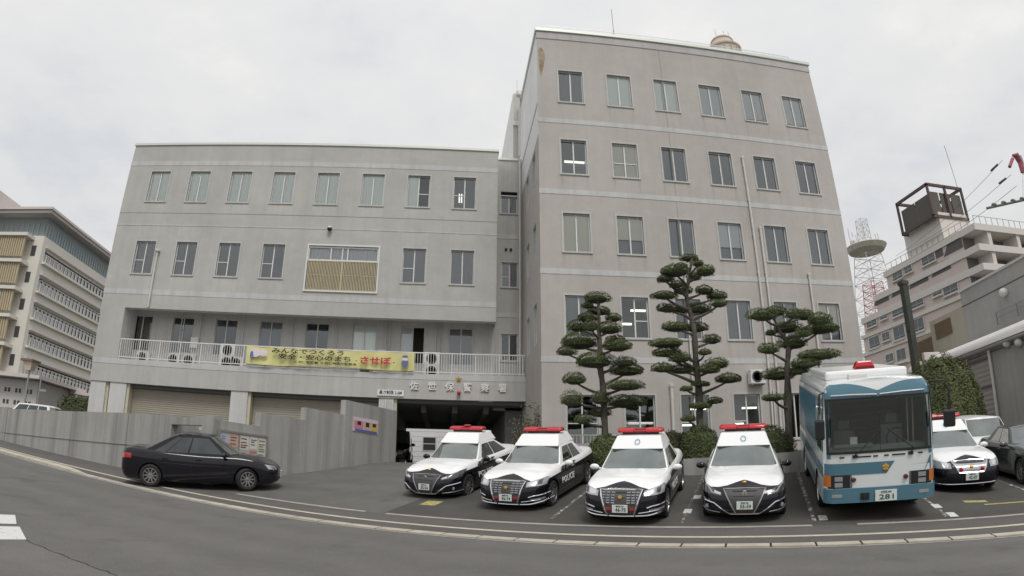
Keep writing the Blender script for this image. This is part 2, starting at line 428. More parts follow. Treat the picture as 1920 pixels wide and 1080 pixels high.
    def slab(mb, u0, u1, w0, w1, z1, n=1, m=0, z0=None):
        for i in range(n):
            a, b = u0+(u1-u0)*i/n, u0+(u1-u0)*(i+1)/n
            zb = [(-.4 + zg(q, w)) if z0 is None else z0 for q, w in ((a, w0), (b, w0), (b, w1), (a, w1))]
            pts = [P2(a, w0), P2(b, w0), P2(b, w1), P2(a, w1)]
            mb.hexa([Vector((*p, z))-inv for p, z in zip(pts, zb)] + [Vector((*p, z1))-inv for p in pts], m)
    mb = MB()
    slab(mb, -60, -31.0, 2.5, 2.75, 3.28, 12); slab(mb, -30.97, -24.4, 2.52, 2.75, 3.22, 4); slab(mb, -24.37, -20.2, 2.52, 2.75, 3.22, 3)
    slab(mb, -20.17, -17.55, 2.52, 2.75, 3.18, 2)
    slab(mb, -17.55, -15.85, 2.52, 2.75, 3.12, 1, z0=2.86)      # lintel over the doorway
    mb.build('wall', M_wallA, r)
    mb = MB(); slab(mb, -60, -17.55, 2.49, 2.52, 2.08, 14, z0=2.065)
    mb.build('shadow_joint', plain('joint', (.27, .265, .25), .9), r)
    mb = MB(); slab(mb, -15.85, -15.3, 2.44, 2.78, 3.16); mb.build('corner_pillar', concrete('pillar_conc', (.33, .33, .32), .25), r)
    mb = MB(); slab(mb, -17.5, -15.9, 3.6, 3.7, 3.0); slab(mb, -17.6, -17.5, 2.75, 3.7, 3.0); slab(mb, -15.95, -15.85, 2.78, 3.6, 3.0)
    mb.build('doorway_recess', M_wallB, r)
    mb = MB(); slab(mb, -17.0, -16.45, 3.3, 3.42, 2.86, z0=2.78); mb.build('recess_lamp', M_ac, r)
    # ---- stepped wall up the driveway
    r2 = empty('stepped_wall', (*P2(-15.3, 8), 1.5), 0, 'grey concrete wall of stepped panels climbing beside the driveway', 'wall')
    inv = Vector(r2.location)
    for (w0, w1, du, z1) in ((2.5, 4.66, 0, 3.06), (4.6, 7.05, -.02, 3.55), (6.9, 9.42, .05, 4.02), (9.25, 13.1, .12, 4.62)):
        mb = MB(); slab(mb, -15.35+du-.22, -15.32+du+.02, w0, w1, z1, 1)
        # z follows the drive: rebuild with a deep foot
        mb.build('wall_panel', M_wallB, r2)
    # notice board on the first panel
    u0 = -15.27
    nb = empty('notice_board', (*P2(u0, 3.7), 1.7), 0, 'glazed notice board full of posters hanging on the concrete wall behind the black sedan', 'notice board')
    inv = Vector(nb.location)
    mb = MB(); slab(mb, u0, u0+.05, 2.68, 4.85, 2.72, z0=1.62); mb.build('back_panel', plain('board_cream', (.50, .47, .38), .8), nb)
    mb = MB()
    for (a, b, c, d) in ((2.64, 4.89, 2.70, 2.76), (2.64, 4.89, 1.58, 1.64), (2.64, 2.69, 1.64, 2.70), (4.84, 4.89, 1.64, 2.70), (3.52, 3.55, 1.64, 2.70)):
        slab(mb, u0-.002, u0+.085, a, b, d, z0=c)
    mb.build('frame', M_steel, nb)
    cols = [(.40, .45, .58), (.60, .36, .28), (.55, .55, .45), (.62, .60, .55), (.30, .40, .52), (.66, .64, .60), (.5, .2, .2), (.60, .58, .50)]
    k = 0
    for (a, b, c, d) in ((2.74, 3.06, 1.95, 2.66), (3.12, 3.5, 2.25, 2.66), (3.12, 3.5, 1.72, 2.18), (3.6, 4.0, 2.2, 2.66), (3.6, 4.0, 1.72, 2.14), (4.06, 4.4, 2.25, 2.66), (4.06, 4.4, 1.75, 2.2), (4.45, 4.8, 1.75, 2.66)):
        mb = MB(); slab(mb, u0+.052, u0+.058, a, b, d, z0=c); ms = [plain('paper_%d' % k, cols[k], .8), plain('ink_%d' % k, tuple(x*.35 for x in cols[(k+3) % 8]), .8)]
        zz = d-.08
        while zz > c+.08:
            aa = a+.03; bb = b-.03-random.random()*.12
            slab(mb, u0+.06, u0+.064, aa, bb, zz, z0=zz-.035, m=1); zz -= random.choice((.07, .09, .12))
        mb.build('poster', ms, nb); k += 1
    # small colour poster on the highest panel
    u1 = -15.32+.12+.025
    ps = empty('wall_poster', (*P2(u1, 10.6), 3.4), 0, 'bright pink and blue poster fixed to the tallest stepped wall panel', 'poster')
    inv = Vector(ps.location)
    mb = MB(); slab(mb, u1, u1+.02, 9.75, 11.6, 4.02, z0=3.42)
    for (a, b, c, d, m) in ((9.8, 11.55, 3.86, 3.98, 1), (9.85, 10.45, 3.55, 3.85, 2), (10.5, 11.0, 3.5, 3.84, 3), (11.05, 11.5, 3.5, 3.84, 4), (9.9, 11.5, 3.44, 3.52, 5), (10.05, 10.3, 3.7, 3.86, 6), (10.65, 10.9, 3.66, 3.84, 6), (11.15, 11.4, 3.7, 3.84, 6)):
        slab(mb, u1+.021, u1+.026+.001*m, a, b, d, m=m, z0=c)
    mb.build('printed_sheet', [plain('pp%d' % i, c, .6) for i, c in enumerate(((.62, .45, .5), (.66, .60, .62), (.60, .25, .3), (.62, .42, .3), (.60, .48, .1), (.08, .15, .5), (.04, .02, .04)))], ps)
# ---------------------------------------------------------------- facades
def facade(mb, O, U, Nn, W, z0, z1, holes, depth=.13, m=0, mi=1, room=.9, mr=2):
    """wall face with openings. O origin (x,y), U unit dir, Nn outward normal; holes (u0,u1,za,zb)"""
    U = Vector((U[0], U[1], 0)); Nn = Vector((Nn[0], Nn[1], 0)); O = Vector((O[0], O[1], 0))
    us = sorted(set([0, W] + [h[0] for h in holes] + [h[1] for h in holes])); zz = sorted(set([z0, z1] + [h[2] for h in holes] + [h[3] for h in holes]))
    def p(u, z, d=0): return O + U*u - Nn*d + Vector((0, 0, z))
    right = U.cross(Vector((0, 0, 1))).dot(Nn) > 0
    def q(a, b, c, d, mm):
        if right: mb.quad(a, b, c, d, mm)
        else: mb.quad(d, c, b, a, mm)
    for i in range(len(us)-1):
        for j in range(len(zz)-1):
            cu, cz = (us[i]+us[i+1])/2, (zz[j]+zz[j+1])/2
            if any(h[0] < cu < h[1] and h[2] < cz < h[3] for h in holes): continue
            q(p(us[i], zz[j]), p(us[i+1], zz[j]), p(us[i+1], zz[j+1]), p(us[i], zz[j+1]), m)
    for (a, b, c, d) in holes:
        for (A, B, Cc, D) in (((a, c), (a, d), (a, d), (a, c)), ((b, d), (b, c), (b, c), (b, d)), ((a, d), (b, d), (b, d), (a, d)), ((b, c), (a, c), (a, c), (b, c))):
            q(p(*A), p(*B), p(*Cc, depth), p(*D, depth), mi)
            q(p(*A, depth), p(*B, depth), p(*Cc, depth+room), p(*D, depth+room), mr)
        q(p(a, c, depth+room), p(b, c, depth+room), p(b, d, depth+room), p(a, d, depth+room), mr)
def window(parent, O, U, Nn, u0, u1, z0, z1, style, depth=.13, bar=None, trim=True, base=Vector((0, 0, 0)), sash=None, open_half=False):
    U = Vector((U[0], U[1], 0)); Nn = Vector((Nn[0], Nn[1], 0)); O = Vector((O[0], O[1], 0)) - base
    mb = MB()
    def bx(a, b, c, d, n0, n1, m=0):
        # n measured outward from wall plane
        P = [O+U*a+Nn*n1, O+U*b+Nn*n1, O+U*b+Nn*n0, O+U*a+Nn*n0]
        mb.hexa([p+Vector((0, 0, c)) for p in P] + [p+Vector((0, 0, d)) for p in P], m)
    if trim:
        t = .075
        bx(u0-t, u1+t, z1, z1+t, -.03, .022, 0); bx(u0-t, u0, z0, z1, -.03, .022, 0); bx(u1, u1+t, z0, z1, -.03, .022, 0)
        bx(u0-t, u1+t, z0-t, z0, -.10, .045, 0)
    s = .035; f0, f1 = -depth-.03, -depth+.03
    a, b, c, d = u0+.003, u1-.003, z0+.003, z1-.003
    bx(a, b, c, c+s*1.3, f0, f1, 1); bx(a, b, d-s, d, f0, f1, 1); bx(a, a+s, c+s*1.3, d-s, f0, f1, 1); bx(b-s, b, c+s*1.3, d-s, f0, f1, 1)
    um = (u0+u1)/2
    bx(um-.028, um+.028, c+s*1.3, d-s, f0+.004, f1+.008, 1)
    zm = z0+(z1-z0)*.43
    if bar in ('L', 'B'): bx(a+s, um-.028, zm-.02, zm+.02, f0+.004, f1-.004, 1)
    if bar in ('R', 'B'): bx(um+.028, b-s, zm-.02, zm+.02, f0+.004, f1-.004, 1)
    fr = mb.build('window', [M_trim, sash or M_sash], parent)
    # panes
    g = MB()
    def gq(a, b, c, d, n):
        g.quad(O+U*a+Nn*n+Vector((0, 0, c)), O+U*b+Nn*n+Vector((0, 0, c)), O+U*b+Nn*n+Vector((0, 0, d)), O+U*a+Nn*n+Vector((0, 0, d)))
    gq(a+s, um-.02, c+s, d-s, -depth-.005)
    if not open_half: gq(um+.02, b-s, c+s, d-s, -depth+.005)
    g.build('pane', M_glass_d if style in ('dark', 'room', 'lamp') else M_glass, fr)
    # what hangs behind
    def hang(ua, ub, za, zb, mat, wav=.0, name='blind', dd=.03):
        k = MB(); n = max(2, int((ub-ua)/.03)) if wav else 2
        rows = []
        ph = random.random()*6
        for z in (za, zb):
            rows.append([O+U*(ua+(ub-ua)*i/(n-1))+Nn*(-depth-dd+wav*.6*math.sin(i*1.55+ph+math.sin(i*.37)*1.2))+Vector((0, 0, z)) for i in range(n)])
        k.grid(rows); k.build(name, mat, fr, smooth='all')
    H = z1-z0
    if style == 'curtain': hang(u0+.02, u1-.02, z0+.02, z1-.03, M_curt_g, .022, 'curtain')
    elif style == 'cream': hang(u0+.02, u1-.02, z0+.02, z1-.03, M_blind_c)
    elif style == 'white': hang(u0+.02, u1-.02, z0+.02, z1-.03, M_blind_w)
    elif style == 'green': hang(u0+.02, u1-.02, z0+.02, z1-.03, M_curt_g)
    elif style == 'grey': hang(u0+.02, u1-.02, z0+.02, z1-.03, M_blind_g)
    elif style == 'greyv': hang(u0+.02, u1-.02, z0+.02, z1-.03, M_blind_g, .02, 'curtain')
    elif style == 'darkv': hang(u0+.02, u1-.02, z0+.02, z1-.03, M_blind_d, .02, 'curtain')
    elif style == 'halfcream':
        hang(u0+.02, u1-.02, z0+H*.40, z1-.03, M_blind_c); hang(u0+.02, u1-.02, z0+.02, z0+H*.40, M_blind_g, 0, 'blind', .14)
    elif style == 'halfgrey':
        hang(u0+.02, u1-.02, z0+H*.35, z1-.03, M_blind_w); hang(u0+.02, u1-.02, z0+.02, z0+H*.35, M_blind_g, 0, 'blind', .14)
    elif style == 'lgrey': hang(u0+.02, u1-.02, z0+.1*H, z1-.03, M_blind_w); 
    elif style in ('lamp', 'lamp2'):
        k = MB()
        zt = z0+H*.42
        def tb(a, b, z): 
            P = [O+U*a+Nn*(-depth-.12), O+U*b+Nn*(-depth-.12), O+U*b+Nn*(-depth-.22), O+U*a+Nn*(-depth-.22)]
            k.hexa([p+Vector((0, 0, z)) for p in P] + [p+Vector((0, 0, z+.07)) for p in P])
        if style == 'lamp': tb(u0+.2, u1-.05, zt)
        else:
            tb(u0+.05, um-.1, z0+H*.36); k.build('ceiling_lamp', M_tube, fr); k = MB(); tb(um-.1, u1-.05, z0+H*.7)
        k.build('ceiling_lamp', M_tube, fr)
        if style == 'lamp': hang(u0+.02, u1-.02, z0+.02, z0+H*.33, M_blind_g, .02, 'curtain')
    elif style == 'mixed':
        hang(u0+.02, um, z0+.02, z1-.03, M_curt_g, .02, 'curtain')
    elif style == 'half_open':
        hang(u0+.02, um, z0+.02, z1-.03, M_blind_w)
    return fr

# ================================================================ TOWER (office block)
def build_tower():
    X0, X1, Y0, Y1, ZB, ZT = 3.74, 18.97, 24.54, 40.0, 1.2, 22.78
    root = empty('office_block', ((X0+X1)/2, Y0, 2.2), 0, 'tall five-storey beige-grey tiled block standing behind the pruned pines', 'building')
    base = Vector(root.location)
    rows = [(18.56, 20.38), (14.71, 16.46), (11.00, 12.77), (7.30, 9.06), (2.95, 4.92)]
    holes = []
    for i in range(6):
        for r, (a, b) in enumerate(rows):
            w = 1.18 if r < 4 else 1.26
            holes.append((4.75-X0+2.4*i, 4.75-X0+2.4*i+w, a, b))
    mb = MB()
    facade(mb, (X0, Y0), (1, 0), (0, -1), X1-X0, ZB, ZT, holes)
    # left flank, upper part coloured near-white to carry the glare on it
    shol = []
    for yy in (25.7, 28.1):
        for (a, b) in rows[:4]: shol.append((Y1-(yy+.95), Y1-yy, a, b))
    up = [h for h in shol if h[2] > 18.8]; lo = [h for h in shol if h[3] < 18.8]
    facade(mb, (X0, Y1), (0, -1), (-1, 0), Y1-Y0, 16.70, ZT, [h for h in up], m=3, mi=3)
    facade(mb, (X0, Y1), (0, -1), (-1, 0), Y1-Y0, ZB, 16.70, lo)
    # right flank, back, roof
    mb.quad((X1, Y0, ZB), (X1, Y1, ZB), (X1, Y1, ZT), (X1, Y0, ZT), 0)
    mb.quad((X1, Y1, ZB), (X0, Y1, ZB), (X0, Y1, ZT), (X1, Y1, ZT), 0)
    mb.quad((X0, Y0, ZT), (X1, Y0, ZT), (X1, Y1, ZT), (X0, Y1, ZT), 0)
    for i, v in enumerate(mb.v): mb.v[i] = tuple(Vector(v)-base)
    mb.build('wall', [M_tower, M_trim, M_room, M_glare_wall], root)
    st = {0: ['greyv', 'green', 'green', 'white', 'lgrey', 'lgrey'], 1: ['lamp', 'cream', 'grey', 'grey', 'grey', 'grey'], 2: ['cream', 'halfcream', 'grey', 'halfgrey', 'grey', 'grey'],
          3: ['grey', 'lamp2', 'grey', 'grey', 'grey', 'halfcream'], 4: ['room', 'lamp', 'lamp2', 'lamp2', 'room', 'dark']}
    bars = {(1, 1): 'B', (3, 1): 'R', (2, 0): None, (4, 0): 'B', (4, 1): 'B', (4, 3): 'L', (4, 2): 'L'}
    k = 0
    for i in range(6):
        for r, (a, b) in enumerate(rows):
            w = 1.18 if r < 4 else 1.26
            window(root, (X0, Y0), (1, 0), (0, -1), 4.75-X0+2.4*i, 4.75-X0+2.4*i+w, a, b, st[r][i], bar=bars.get((r, i)), base=base)
    for yy in (25.7, 28.1):
        for (a, b) in rows[:4]:
            window(root, (X0, Y1), (0, -1), (-1, 0), Y1-(yy+.95), Y1-yy, a, b, 'grey', base=base, trim=False)
    # storey bands
    for z in (17.58, 13.91, 10.21, 6.48):
        b = MB(); b.box(X0-.012-base.x, X1+.012-base.x, Y0-.014-base.y, Y0+.1-base.y, z-.24-base.z, z-base.z)
        b.build('storey_band', M_band, root)
    b = MB(); b.box(X0-.02-base.x, X1+.02-base.x, Y0-.03-base.y, Y0+.1-base.y, 22.33-base.z, 22.77-base.z); b.build('storey_band', concrete('top_band', (.47, .45, .44), .1), root)
    b = MB(); b.box(X0-.02-base.x, X0+.1-base.x, Y0+.105-base.y, Y1-base.y, 18.38-base.z, 18.52-base.z); b.build('storey_band', M_band, root)
    # expansion joint and rust stain
    b = MB(); b.box(10.02-base.x, 10.045-base.x, Y0-.006-base.y, Y0+.05-base.y, 1.5-base.z, 22.3-base.z); b.build('expansion_joint', plain('joint_grey', (.30, .28, .26), .9), root)
    b = MB(); b.poly([(p[0]-base.x, Y0-.005-base.y, p[1]-base.z) for p in ((3.80, 21.6), (3.95, 21.75), (4.1, 21.5), (4.12, 21.0), (4.0, 20.3), (3.9, 19.9), (3.83, 20.5))])
    m, nt, bb = newmat('rust_stain'); f = noise(nt, pos(nt), 3, 5, .6); nt.links.new(ramp(nt, f, [(.3, (.40, .35, .27)), (.65, (.24, .17, .10))]), bb.inputs['Base Color']); bb.inputs['Roughness'].default_value = .9
    b.build('rust_stain', m, root)
    # coping and roof rail
    b = MB()
    def lx(x0, x1, y0, y1, z0, z1): b.box(x0-base.x, x1-base.x, y0-base.y, y1-base.y, z0-base.z, z1-base.z)
    lx(X0-.09, X1+.09, Y0-.10, Y0+.25, 22.78, 22.98); lx(X0-.09, X0+.25, Y0+.25, Y1, 22.78, 22.98); lx(X1-.25, X1+.09, Y0+.25, Y1, 22.78, 22.98)
    b.build('coping', M_coping, root, bevel=.02)
    b = MB()
    lx(X0+.45, X1-1.0, Y0+.15, Y0+.17, 23.30, 23.33); lx(X0+.45, X1-1.0, Y0+.15, Y0+.17, 23.12, 23.135)
    x = X0+.45; i = 0
    while x < X1-.99:
        lx(x-.006, x+.006, Y0+.15, Y0+.17, 22.98, 23.33+(.02 if i % 8 == 0 else -.03)); x += .16; i += 1
    b.build('roof_railing', M_alu, root)
    # penthouse behind on the left
    b = MB()
    lx(3.38, 9.0, 32.0, 42.0, 18.0, 24.1)
    b.build('penthouse', [M_slab], root)
    b = MB(); lx(3.36, 3.378, 32.02, 42.0, 18.0, 24.1); b.build('penthouse_flank', M_glare_wall, root)
    b = MB(); lx(3.34, 3.8, 31.9, 31.99, 21.75, 22.05); b.build('ledge', M_ac, root)
    b = MB(); b.tube([Vector((3.62, 32.2, 24.1))-base, Vector((3.62, 32.2, 25.3))-base], .02, 6); b.build('vent_pole', M_alu, root)
    # vertical pipes on the face
    for (x, zt, zb, r) in ((13.72, 16.25, 2.2, .05), (14.10, 12.56, 2.2, .05), (16.42, 10.4, 2.2, .05), (10.07, 10.04, 5.0, .035), (9.13, 5.27, 2.3, .07), (13.85, 5.0, 2.2, .035)):
        b = MB(); p = [Vector((x, Y0-.09, zb))-base, Vector((x, Y0-.09, zt))-base]
        b.tube(p, r, 10); b.tube([p[1]-Vector((0, 0, .02)), p[1]+Vector((0, 0, .10))], r*1.35, 10)
        z = zb+1.0
        while z < zt-.2:
            b.box(x-base.x-r*1.3, x-base.x+r*1.3, Y0-.10-base.y, Y0-.001-base.y, z-base.z, z+.03-base.z); z += 1.8
        b.build('downpipe', M_pipe, root, smooth=True)
    # drum tank on the roof and lightning rod
    tk = empty('roof_tank', (15.45, 27.5, 22.8), 0, 'round rust-stained domed tank with thin rods on the roof of the tall block', 'water tank')
    b = MB(); b.lathe([(1.02, 0), (1.02, 2.45), (1.08, 2.5), (1.08, 2.62), (.98, 2.72), (.72, 3.0), (.66, 3.22), (.70, 3.28), (.62, 3.42), (0.01, 3.5)], (0, 0, 0), n=28); b.build('drum', plain('tank_paint', (.50, .42, .34), .6, vary=.18, vscale=2), tk, smooth=True)
    b = MB()
    for i in range(16):
        t = 2*PI*i/16; b.box(1.06*math.cos(t)-.02, 1.06*math.cos(t)+.02, 1.06*math.sin(t)-.02, 1.06*math.sin(t)+.02, .2, 2.4)
    b.build('drum_rib', M_steel, tk)
    for dx in (-.25, .3, .62):
        b = MB(); b.tube([(dx, 0, 3.1), (dx-.05, 0, 4.3)], .015, 5); b.build('rod', M_steel, tk)
    rod = empty('lightning_rod', (7.95, 25.2, 22.98), 0, 'thin grey lightning rod on the roof edge of the tall block', 'lightning rod')
    b = MB(); b.tube([(0, 0, -.2), (0, 0, .9)], .035, 8); b.tube([(0, 0, .9), (0, 0, 2.45)], .018, 6); b.build('mast', M_steel, rod)
    # wall air conditioner
    ac = empty('wall_air_conditioner', (13.03, Y0-.02, 5.3), 0, 'grey air conditioner unit bracketed high on the tiled wall beside the rightmost pine', 'air conditioner')
    ac_unit(ac, (-.36, .36), (-.34, -.04), (.02, .62))
def ac_unit(root, xr, yr, zr, fans=1):
    b = MB(); b.box(xr[0], xr[1], yr[0], yr[1], zr[0], zr[1]); b.build('casing', M_ac, root, bevel=.015)
    w = xr[1]-xr[0]; h = zr[1]-zr[0]
    for i in range(fans):
        cz = zr[0]+h*(i+.5)/fans; r = min(w*.40, h/fans*.42); cx = xr[0]+w*.43 if fans == 1 else (xr[0]+xr[1])/2
        b = MB(); b.lathe([(r, 0), (r, -.012), (r*.9, -.014), (r*.88, -.004)], (cx, yr[0], cz), 'y', 20); 
        for k in range(5): b.lathe([(r*(.2+.16*k), -.002), (r*(.2+.16*k)+.012, -.008)], (cx, yr[0], cz), 'y', 20)
        b.build('fan_grille', M_grille_dk, root)
    for dx in (xr[0]+.05, xr[1]-.1):
        b = MB(); b.box(dx, dx+.05, yr[0]+.02, yr[1]-.02, zr[0]-.05, zr[0]-.001); b.build('foot', M_steel, root)

# ================================================================ WING (low office wing)
def build_wing():
    XL, XR, Y0, ZT = -18.15, 2.30, 29.5, 18.45
    root = empty('office_wing', (-8, Y0, 2.3), 0, 'long grey concrete office wing with a balcony above a covered passage', 'building')
    base = Vector(root.location)
    def lx(b, x0, x1, y0, y1, z0, z1, m=0): b.box(x0-base.x, x1-base.x, y0-base.y, y1-base.y, z0-base.z, z1-base.z, m)
    ax = [-16.69+2.387*i for i in range(8)]
    holes = [(x-XL, x-XL+1.15, 15.03, 16.81) for x in ax] + [(ax[i]-XL, ax[i]-XL+1.15, 10.96, 12.73) for i in (0, 1, 2, 3, 6, 7)] + [(-7.14-XL, -3.60-XL, 10.40, 12.73)]
    mb = MB()
    facade(mb, (XL, Y0), (1, 0), (0, -1), XR-XL, 9.12, ZT, holes)
    # left pier beside the balcony
    mb.quad((XL, Y0, 6.48), (-16.7, Y0, 6.48), (-16.7, Y0, 9.12), (XL, Y0, 9.12))
    mb.quad((-16.7, Y0, 6.3), (-16.7, 31, 6.3), (-16.7, 31, 9.5), (-16.7, Y0, 9.5), 3)
    # left flank, right flank of the overhang, roof, soffit
    mb.quad((XL, 44, 5.28), (XL, Y0, 5.28), (XL, Y0, ZT), (XL, 44, ZT)); mb.quad((XR, Y0, 9.12), (XR, 44, 9.12), (XR, 44, ZT), (XR, Y0, ZT))
    mb.quad((XL, Y0, ZT), (XR, Y0, ZT), (XR, 44, ZT), (XL, 44, ZT)); mb.quad((XR, 44, 5.3), (XL, 44, 5.3), (XL, 44, ZT), (XR, 44, ZT))
    mb.quad((-16.7, 29.9, 9.42), (XR, 29.9, 9.42), (XR, 31.05, 9.42), (-16.7, 31.05, 9.42), 3)
    mb.quad((-16.7, Y0, 9.12), (XR, Y0, 9.12), (XR, 29.9, 9.12), (-16.7, 29.9, 9.12), 3); mb.quad((-16.7, 29.9, 9.12), (XR, 29.9, 9.12), (XR, 29.9, 9.42), (-16.7, 29.9, 9.42), 3)
    for i, v in enumerate(mb.v): mb.v[i] = tuple(Vector(v)-base)
    mb.build('wall', [M_wing, M_trim, M_room, M_balc], root)
    # balcony back wall with windows and the link behind
    mb = MB()
    bh = [(x-XL-.1, x-XL+1.1, 7.25, 9.10) for x in [-16.9+2.42*i for i in range(8)]]
    bh = [(-16.95+2.43*i-XL, -16.95+2.43*i+1.2-XL, 7.22, 9.12) for i in range(8)]
    facade(mb, (XL, 31.0), (1, 0), (0, -1), 2.30-XL, 6.3, 9.5, bh, depth=.1)
    for i, v in enumerate(mb.v): mb.v[i] = tuple(Vector(v)-base)
    mb.build('balcony_wall', [M_balc, M_trim, M_room], root)
    mb = MB()
    facade(mb, (2.30, 31.0), (1, 0), (0, -1), 1.44, 5.0, 18.8, [(.30, 1.20, 15.55, 16.85), (.38, 1.22, 11.38, 12.72), (.38, 1.22, 7.5, 8.88)], depth=.1)
    mb.quad((2.30, 31, 18.8), (3.74, 31, 18.8), (3.74, 40, 18.8), (2.30, 40, 18.8)); mb.quad((2.30, 40, 18.4), (2.30, 31, 18.4), (2.30, 31, 18.8), (2.30, 40, 18.8))
    for i, v in enumerate(mb.v): mb.v[i] = tuple(Vector(v)-base)
    mb.build('link_wall', [M_slab, M_trim, M_room], root)
    for (a, b, c, d, s, br) in ((.30, 1.20, 15.55, 16.55, 'grey', None), (.38, 1.22, 11.38, 12.72, 'grey', 'L'), (.38, 1.22, 7.5, 8.88, 'darkv', None)):
        window(root, (2.30, 31.0), (1, 0), (0, -1), a, b, c, d, s, depth=.1, bar=br, base=base)
    for i in range(8):
        s = ['darkv', 'dark', 'darkv', 'greyv', 'dark', 'green', 'half_open', 'grey'][i]
        a = -16.95+2.43*i-XL
        window(root, (XL, 31.0), (1, 0), (0, -1), a, a+1.2, 7.22, 9.12, s, depth=.1, trim=False, base=base, open_half=(i == 6))
    for i, x in enumerate(ax):
        window(root, (XL, Y0), (1, 0), (0, -1), x-XL, x-XL+1.15, 15.03, 16.81, ['curtain']*6 and (['curtain']*6+['mixed', 'dark'])[i], bar={6: 'R', 7: 'L'}.get(i), base=base)
    for i in (0, 1, 2, 3, 6, 7):
        window(root, (XL, Y0), (1, 0), (0, -1), ax[i]-XL, ax[i]-XL+1.15, 10.96, 12.73, ['grey', 'grey', 'greyv', 'grey', '', '', 'grey', 'greyv'][i], bar={0: 'L', 1: 'L', 2: 'L', 3: 'L', 6: 'L'}.get(i), base=base)
    # lamp glow in the last top window
    x = ax[7]+.28
    for dx in (0, .12):
        b = MB(); lx(b, x+dx, x+dx+.07, Y0+.5, Y0+.55, 15.6, 16.1); b.build('ceiling_lamp', M_tube, root)
    # big louvered opening
    f = MB(); a, b_, c, d = -7.14, -3.60, 10.40, 12.73
    t = .08
    lx(f, a-t, b_+t, Y0-.03, Y0+.1, d, d+t); lx(f, a-t, a, Y0-.03, Y0+.1, c, d); lx(f, b_, b_+t, Y0-.03, Y0+.1, c, d); lx(f, a-t, b_+t, Y0-.06, Y0+.1, c-t, c)
    for z in (12.68, 12.0): lx(f, a, b_, Y0+.04, Y0+.1, z-.05, z+.03)
    for x in (a+.02, a+1.15, a+1.73, a+2.0, b_-.02): lx(f, x-.03, x+.03, Y0+.045, Y0+.095, 12.03, 12.63)
    fr = f.build('louver_window', [M_sash], root)
    g = MB(); g.quad(*[Vector(p)-base for p in ((a, Y0+.09, 12.03), (b_, Y0+.09, 12.03), (b_, Y0+.09, 12.63), (a, Y0+.09, 12.63))]); g.build('pane', M_glass, fr)
    k = MB(); n = 90; k.grid([[Vector((a+(b_-a)*i/n, Y0+.16+.02*math.sin(i*1.5), z))-base for i in range(n+1)] for z in (11.9, 12.66)]); k.build('curtain', M_blind_w, fr)
    s = MB(); lx(s, a, b_, Y0+.075, Y0+.095, 10.42, 11.95, 1)
    n = 46
    for i in range(n):
        x = a+.02+(b_-a-.04)*(i+.5)/n; lx(s, x-.022, x+.022, Y0+.02, Y0+.07, 10.45, 11.93, 0)
    for z in (10.44, 11.2, 11.93): lx(s, a, b_, Y0+.012, Y0+.018, z-.012, z+.012, 0)
    lx(s, (a+b_)/2-.03, (a+b_)/2+.03, Y0+.0, Y0+.01, 10.42, 11.95, 0)
    s.build('louver_screen', [M_louver, M_dark], fr)
    # bands, grooves, coping
    for (z0, z1, dy, m) in ((17.18, 17.45, .012, M_band), (9.84, 10.10, .012, M_band), (13.62, 13.68, .014, M_band), (14.33, 14.36, .004, plain('groove', (.22, .22, .21), .9))):
        b = MB(); lx(b, XL-.004, XR+.004, Y0-dy, Y0+.05, z0, z1); b.build('storey_band', m, root)
    b = MB(); lx(b, XL-.05, XR+.05, Y0-.06, Y0+.2, ZT, ZT+.13); lx(b, XL-.05, XL+.2, Y0+.2, 44, ZT, ZT+.13); lx(b, XR-.15, XR+.05, Y0+.2, 44, ZT, ZT+.13)
    b.build('coping', M_coping, root)
    b = MB(); lx(b, 2.36, 3.73, 30.94, 31.1, 18.8, 18.93); b.build('coping', M_coping, root)
    for z in (14.3, 10.0): 
        b = MB(); lx(b, 2.31, 3.73, 30.985, 31.02, z-.25, z); b.build('storey_band', M_band, root)
    for x in (2.9, 3.15):
        b = MB(); b.lathe([(.07, 0), (.075, -.06), (.05, -.07)], (x-base.x, 31-.0-base.y, 13.45-base.z), 'y', 14); b.build('vent_cap', M_black, root)
    # slab edge with parapet
    b = MB(); lx(b, XL, 3.735, Y0, Y0+.35, 5.28, 6.48); lx(b, -16.7, 3.735, Y0+.35, 31.3, 5.9, 6.28)
    b.build('balcony_slab', M_slab, root)
    b = MB(); lx(b, XL-.004, 3.73, Y0-.012, Y0+.02, 6.20, 6.46); b.build('storey_band', M_band, root)
    # railing
    b = MB(); yr = Y0+.06
    lx(b, -16.69, 3.70, yr-.025, yr+.025, 7.47, 7.52); lx(b, -16.69, 3.70, yr-.02, yr+.02, 6.56, 6.60)
    x = -16.65; i = 0
    while x < 3.7:
        w = .022 if i % 9 == 0 else .010
        lx(b, x-w, x+w, yr-.012, yr+.012, 6.49 if w > .02 else 6.601, 7.469); x += .125; i += 1
    b.build('balcony_railing', M_rail, root)
    # pilotis: back wall, columns, shutters, passage
    b = MB()
    for (x0, x1) in ((-18.1, -17.2), (-16.95, -16.0), (-10.35, -9.5), (-3.15, -2.45)):
        c = MB(); lx(c, x0, x1, Y0+.05, Y0+.75, 1.6, 5.28); lx(c, x1+.001, x1+.14, Y0+.15, Y0+.6, 1.6, 5.279, 1); c.build('column', [M_pier, M_yellowcol], root)
    for (x0, x1) in ((-15.84, -10.36), (-9.34, -3.16)):
        c = MB(); nz = 60
        rows = []
        for j in range(nz+1):
            z = 2.2+(5.28-2.2)*j/nz; rows.append([Vector((x, Y0+.55+(.012 if j % 2 else 0), z))-base for x in (x0, x1)])
        c.grid(rows); c.build('roller_shutter', M_shutter, root)
    c = MB(); lx(c, -18.1, -2.5, Y0+.76, Y0+.9, 1.6, 5.28); c.build('garage_back', M_pier, root)
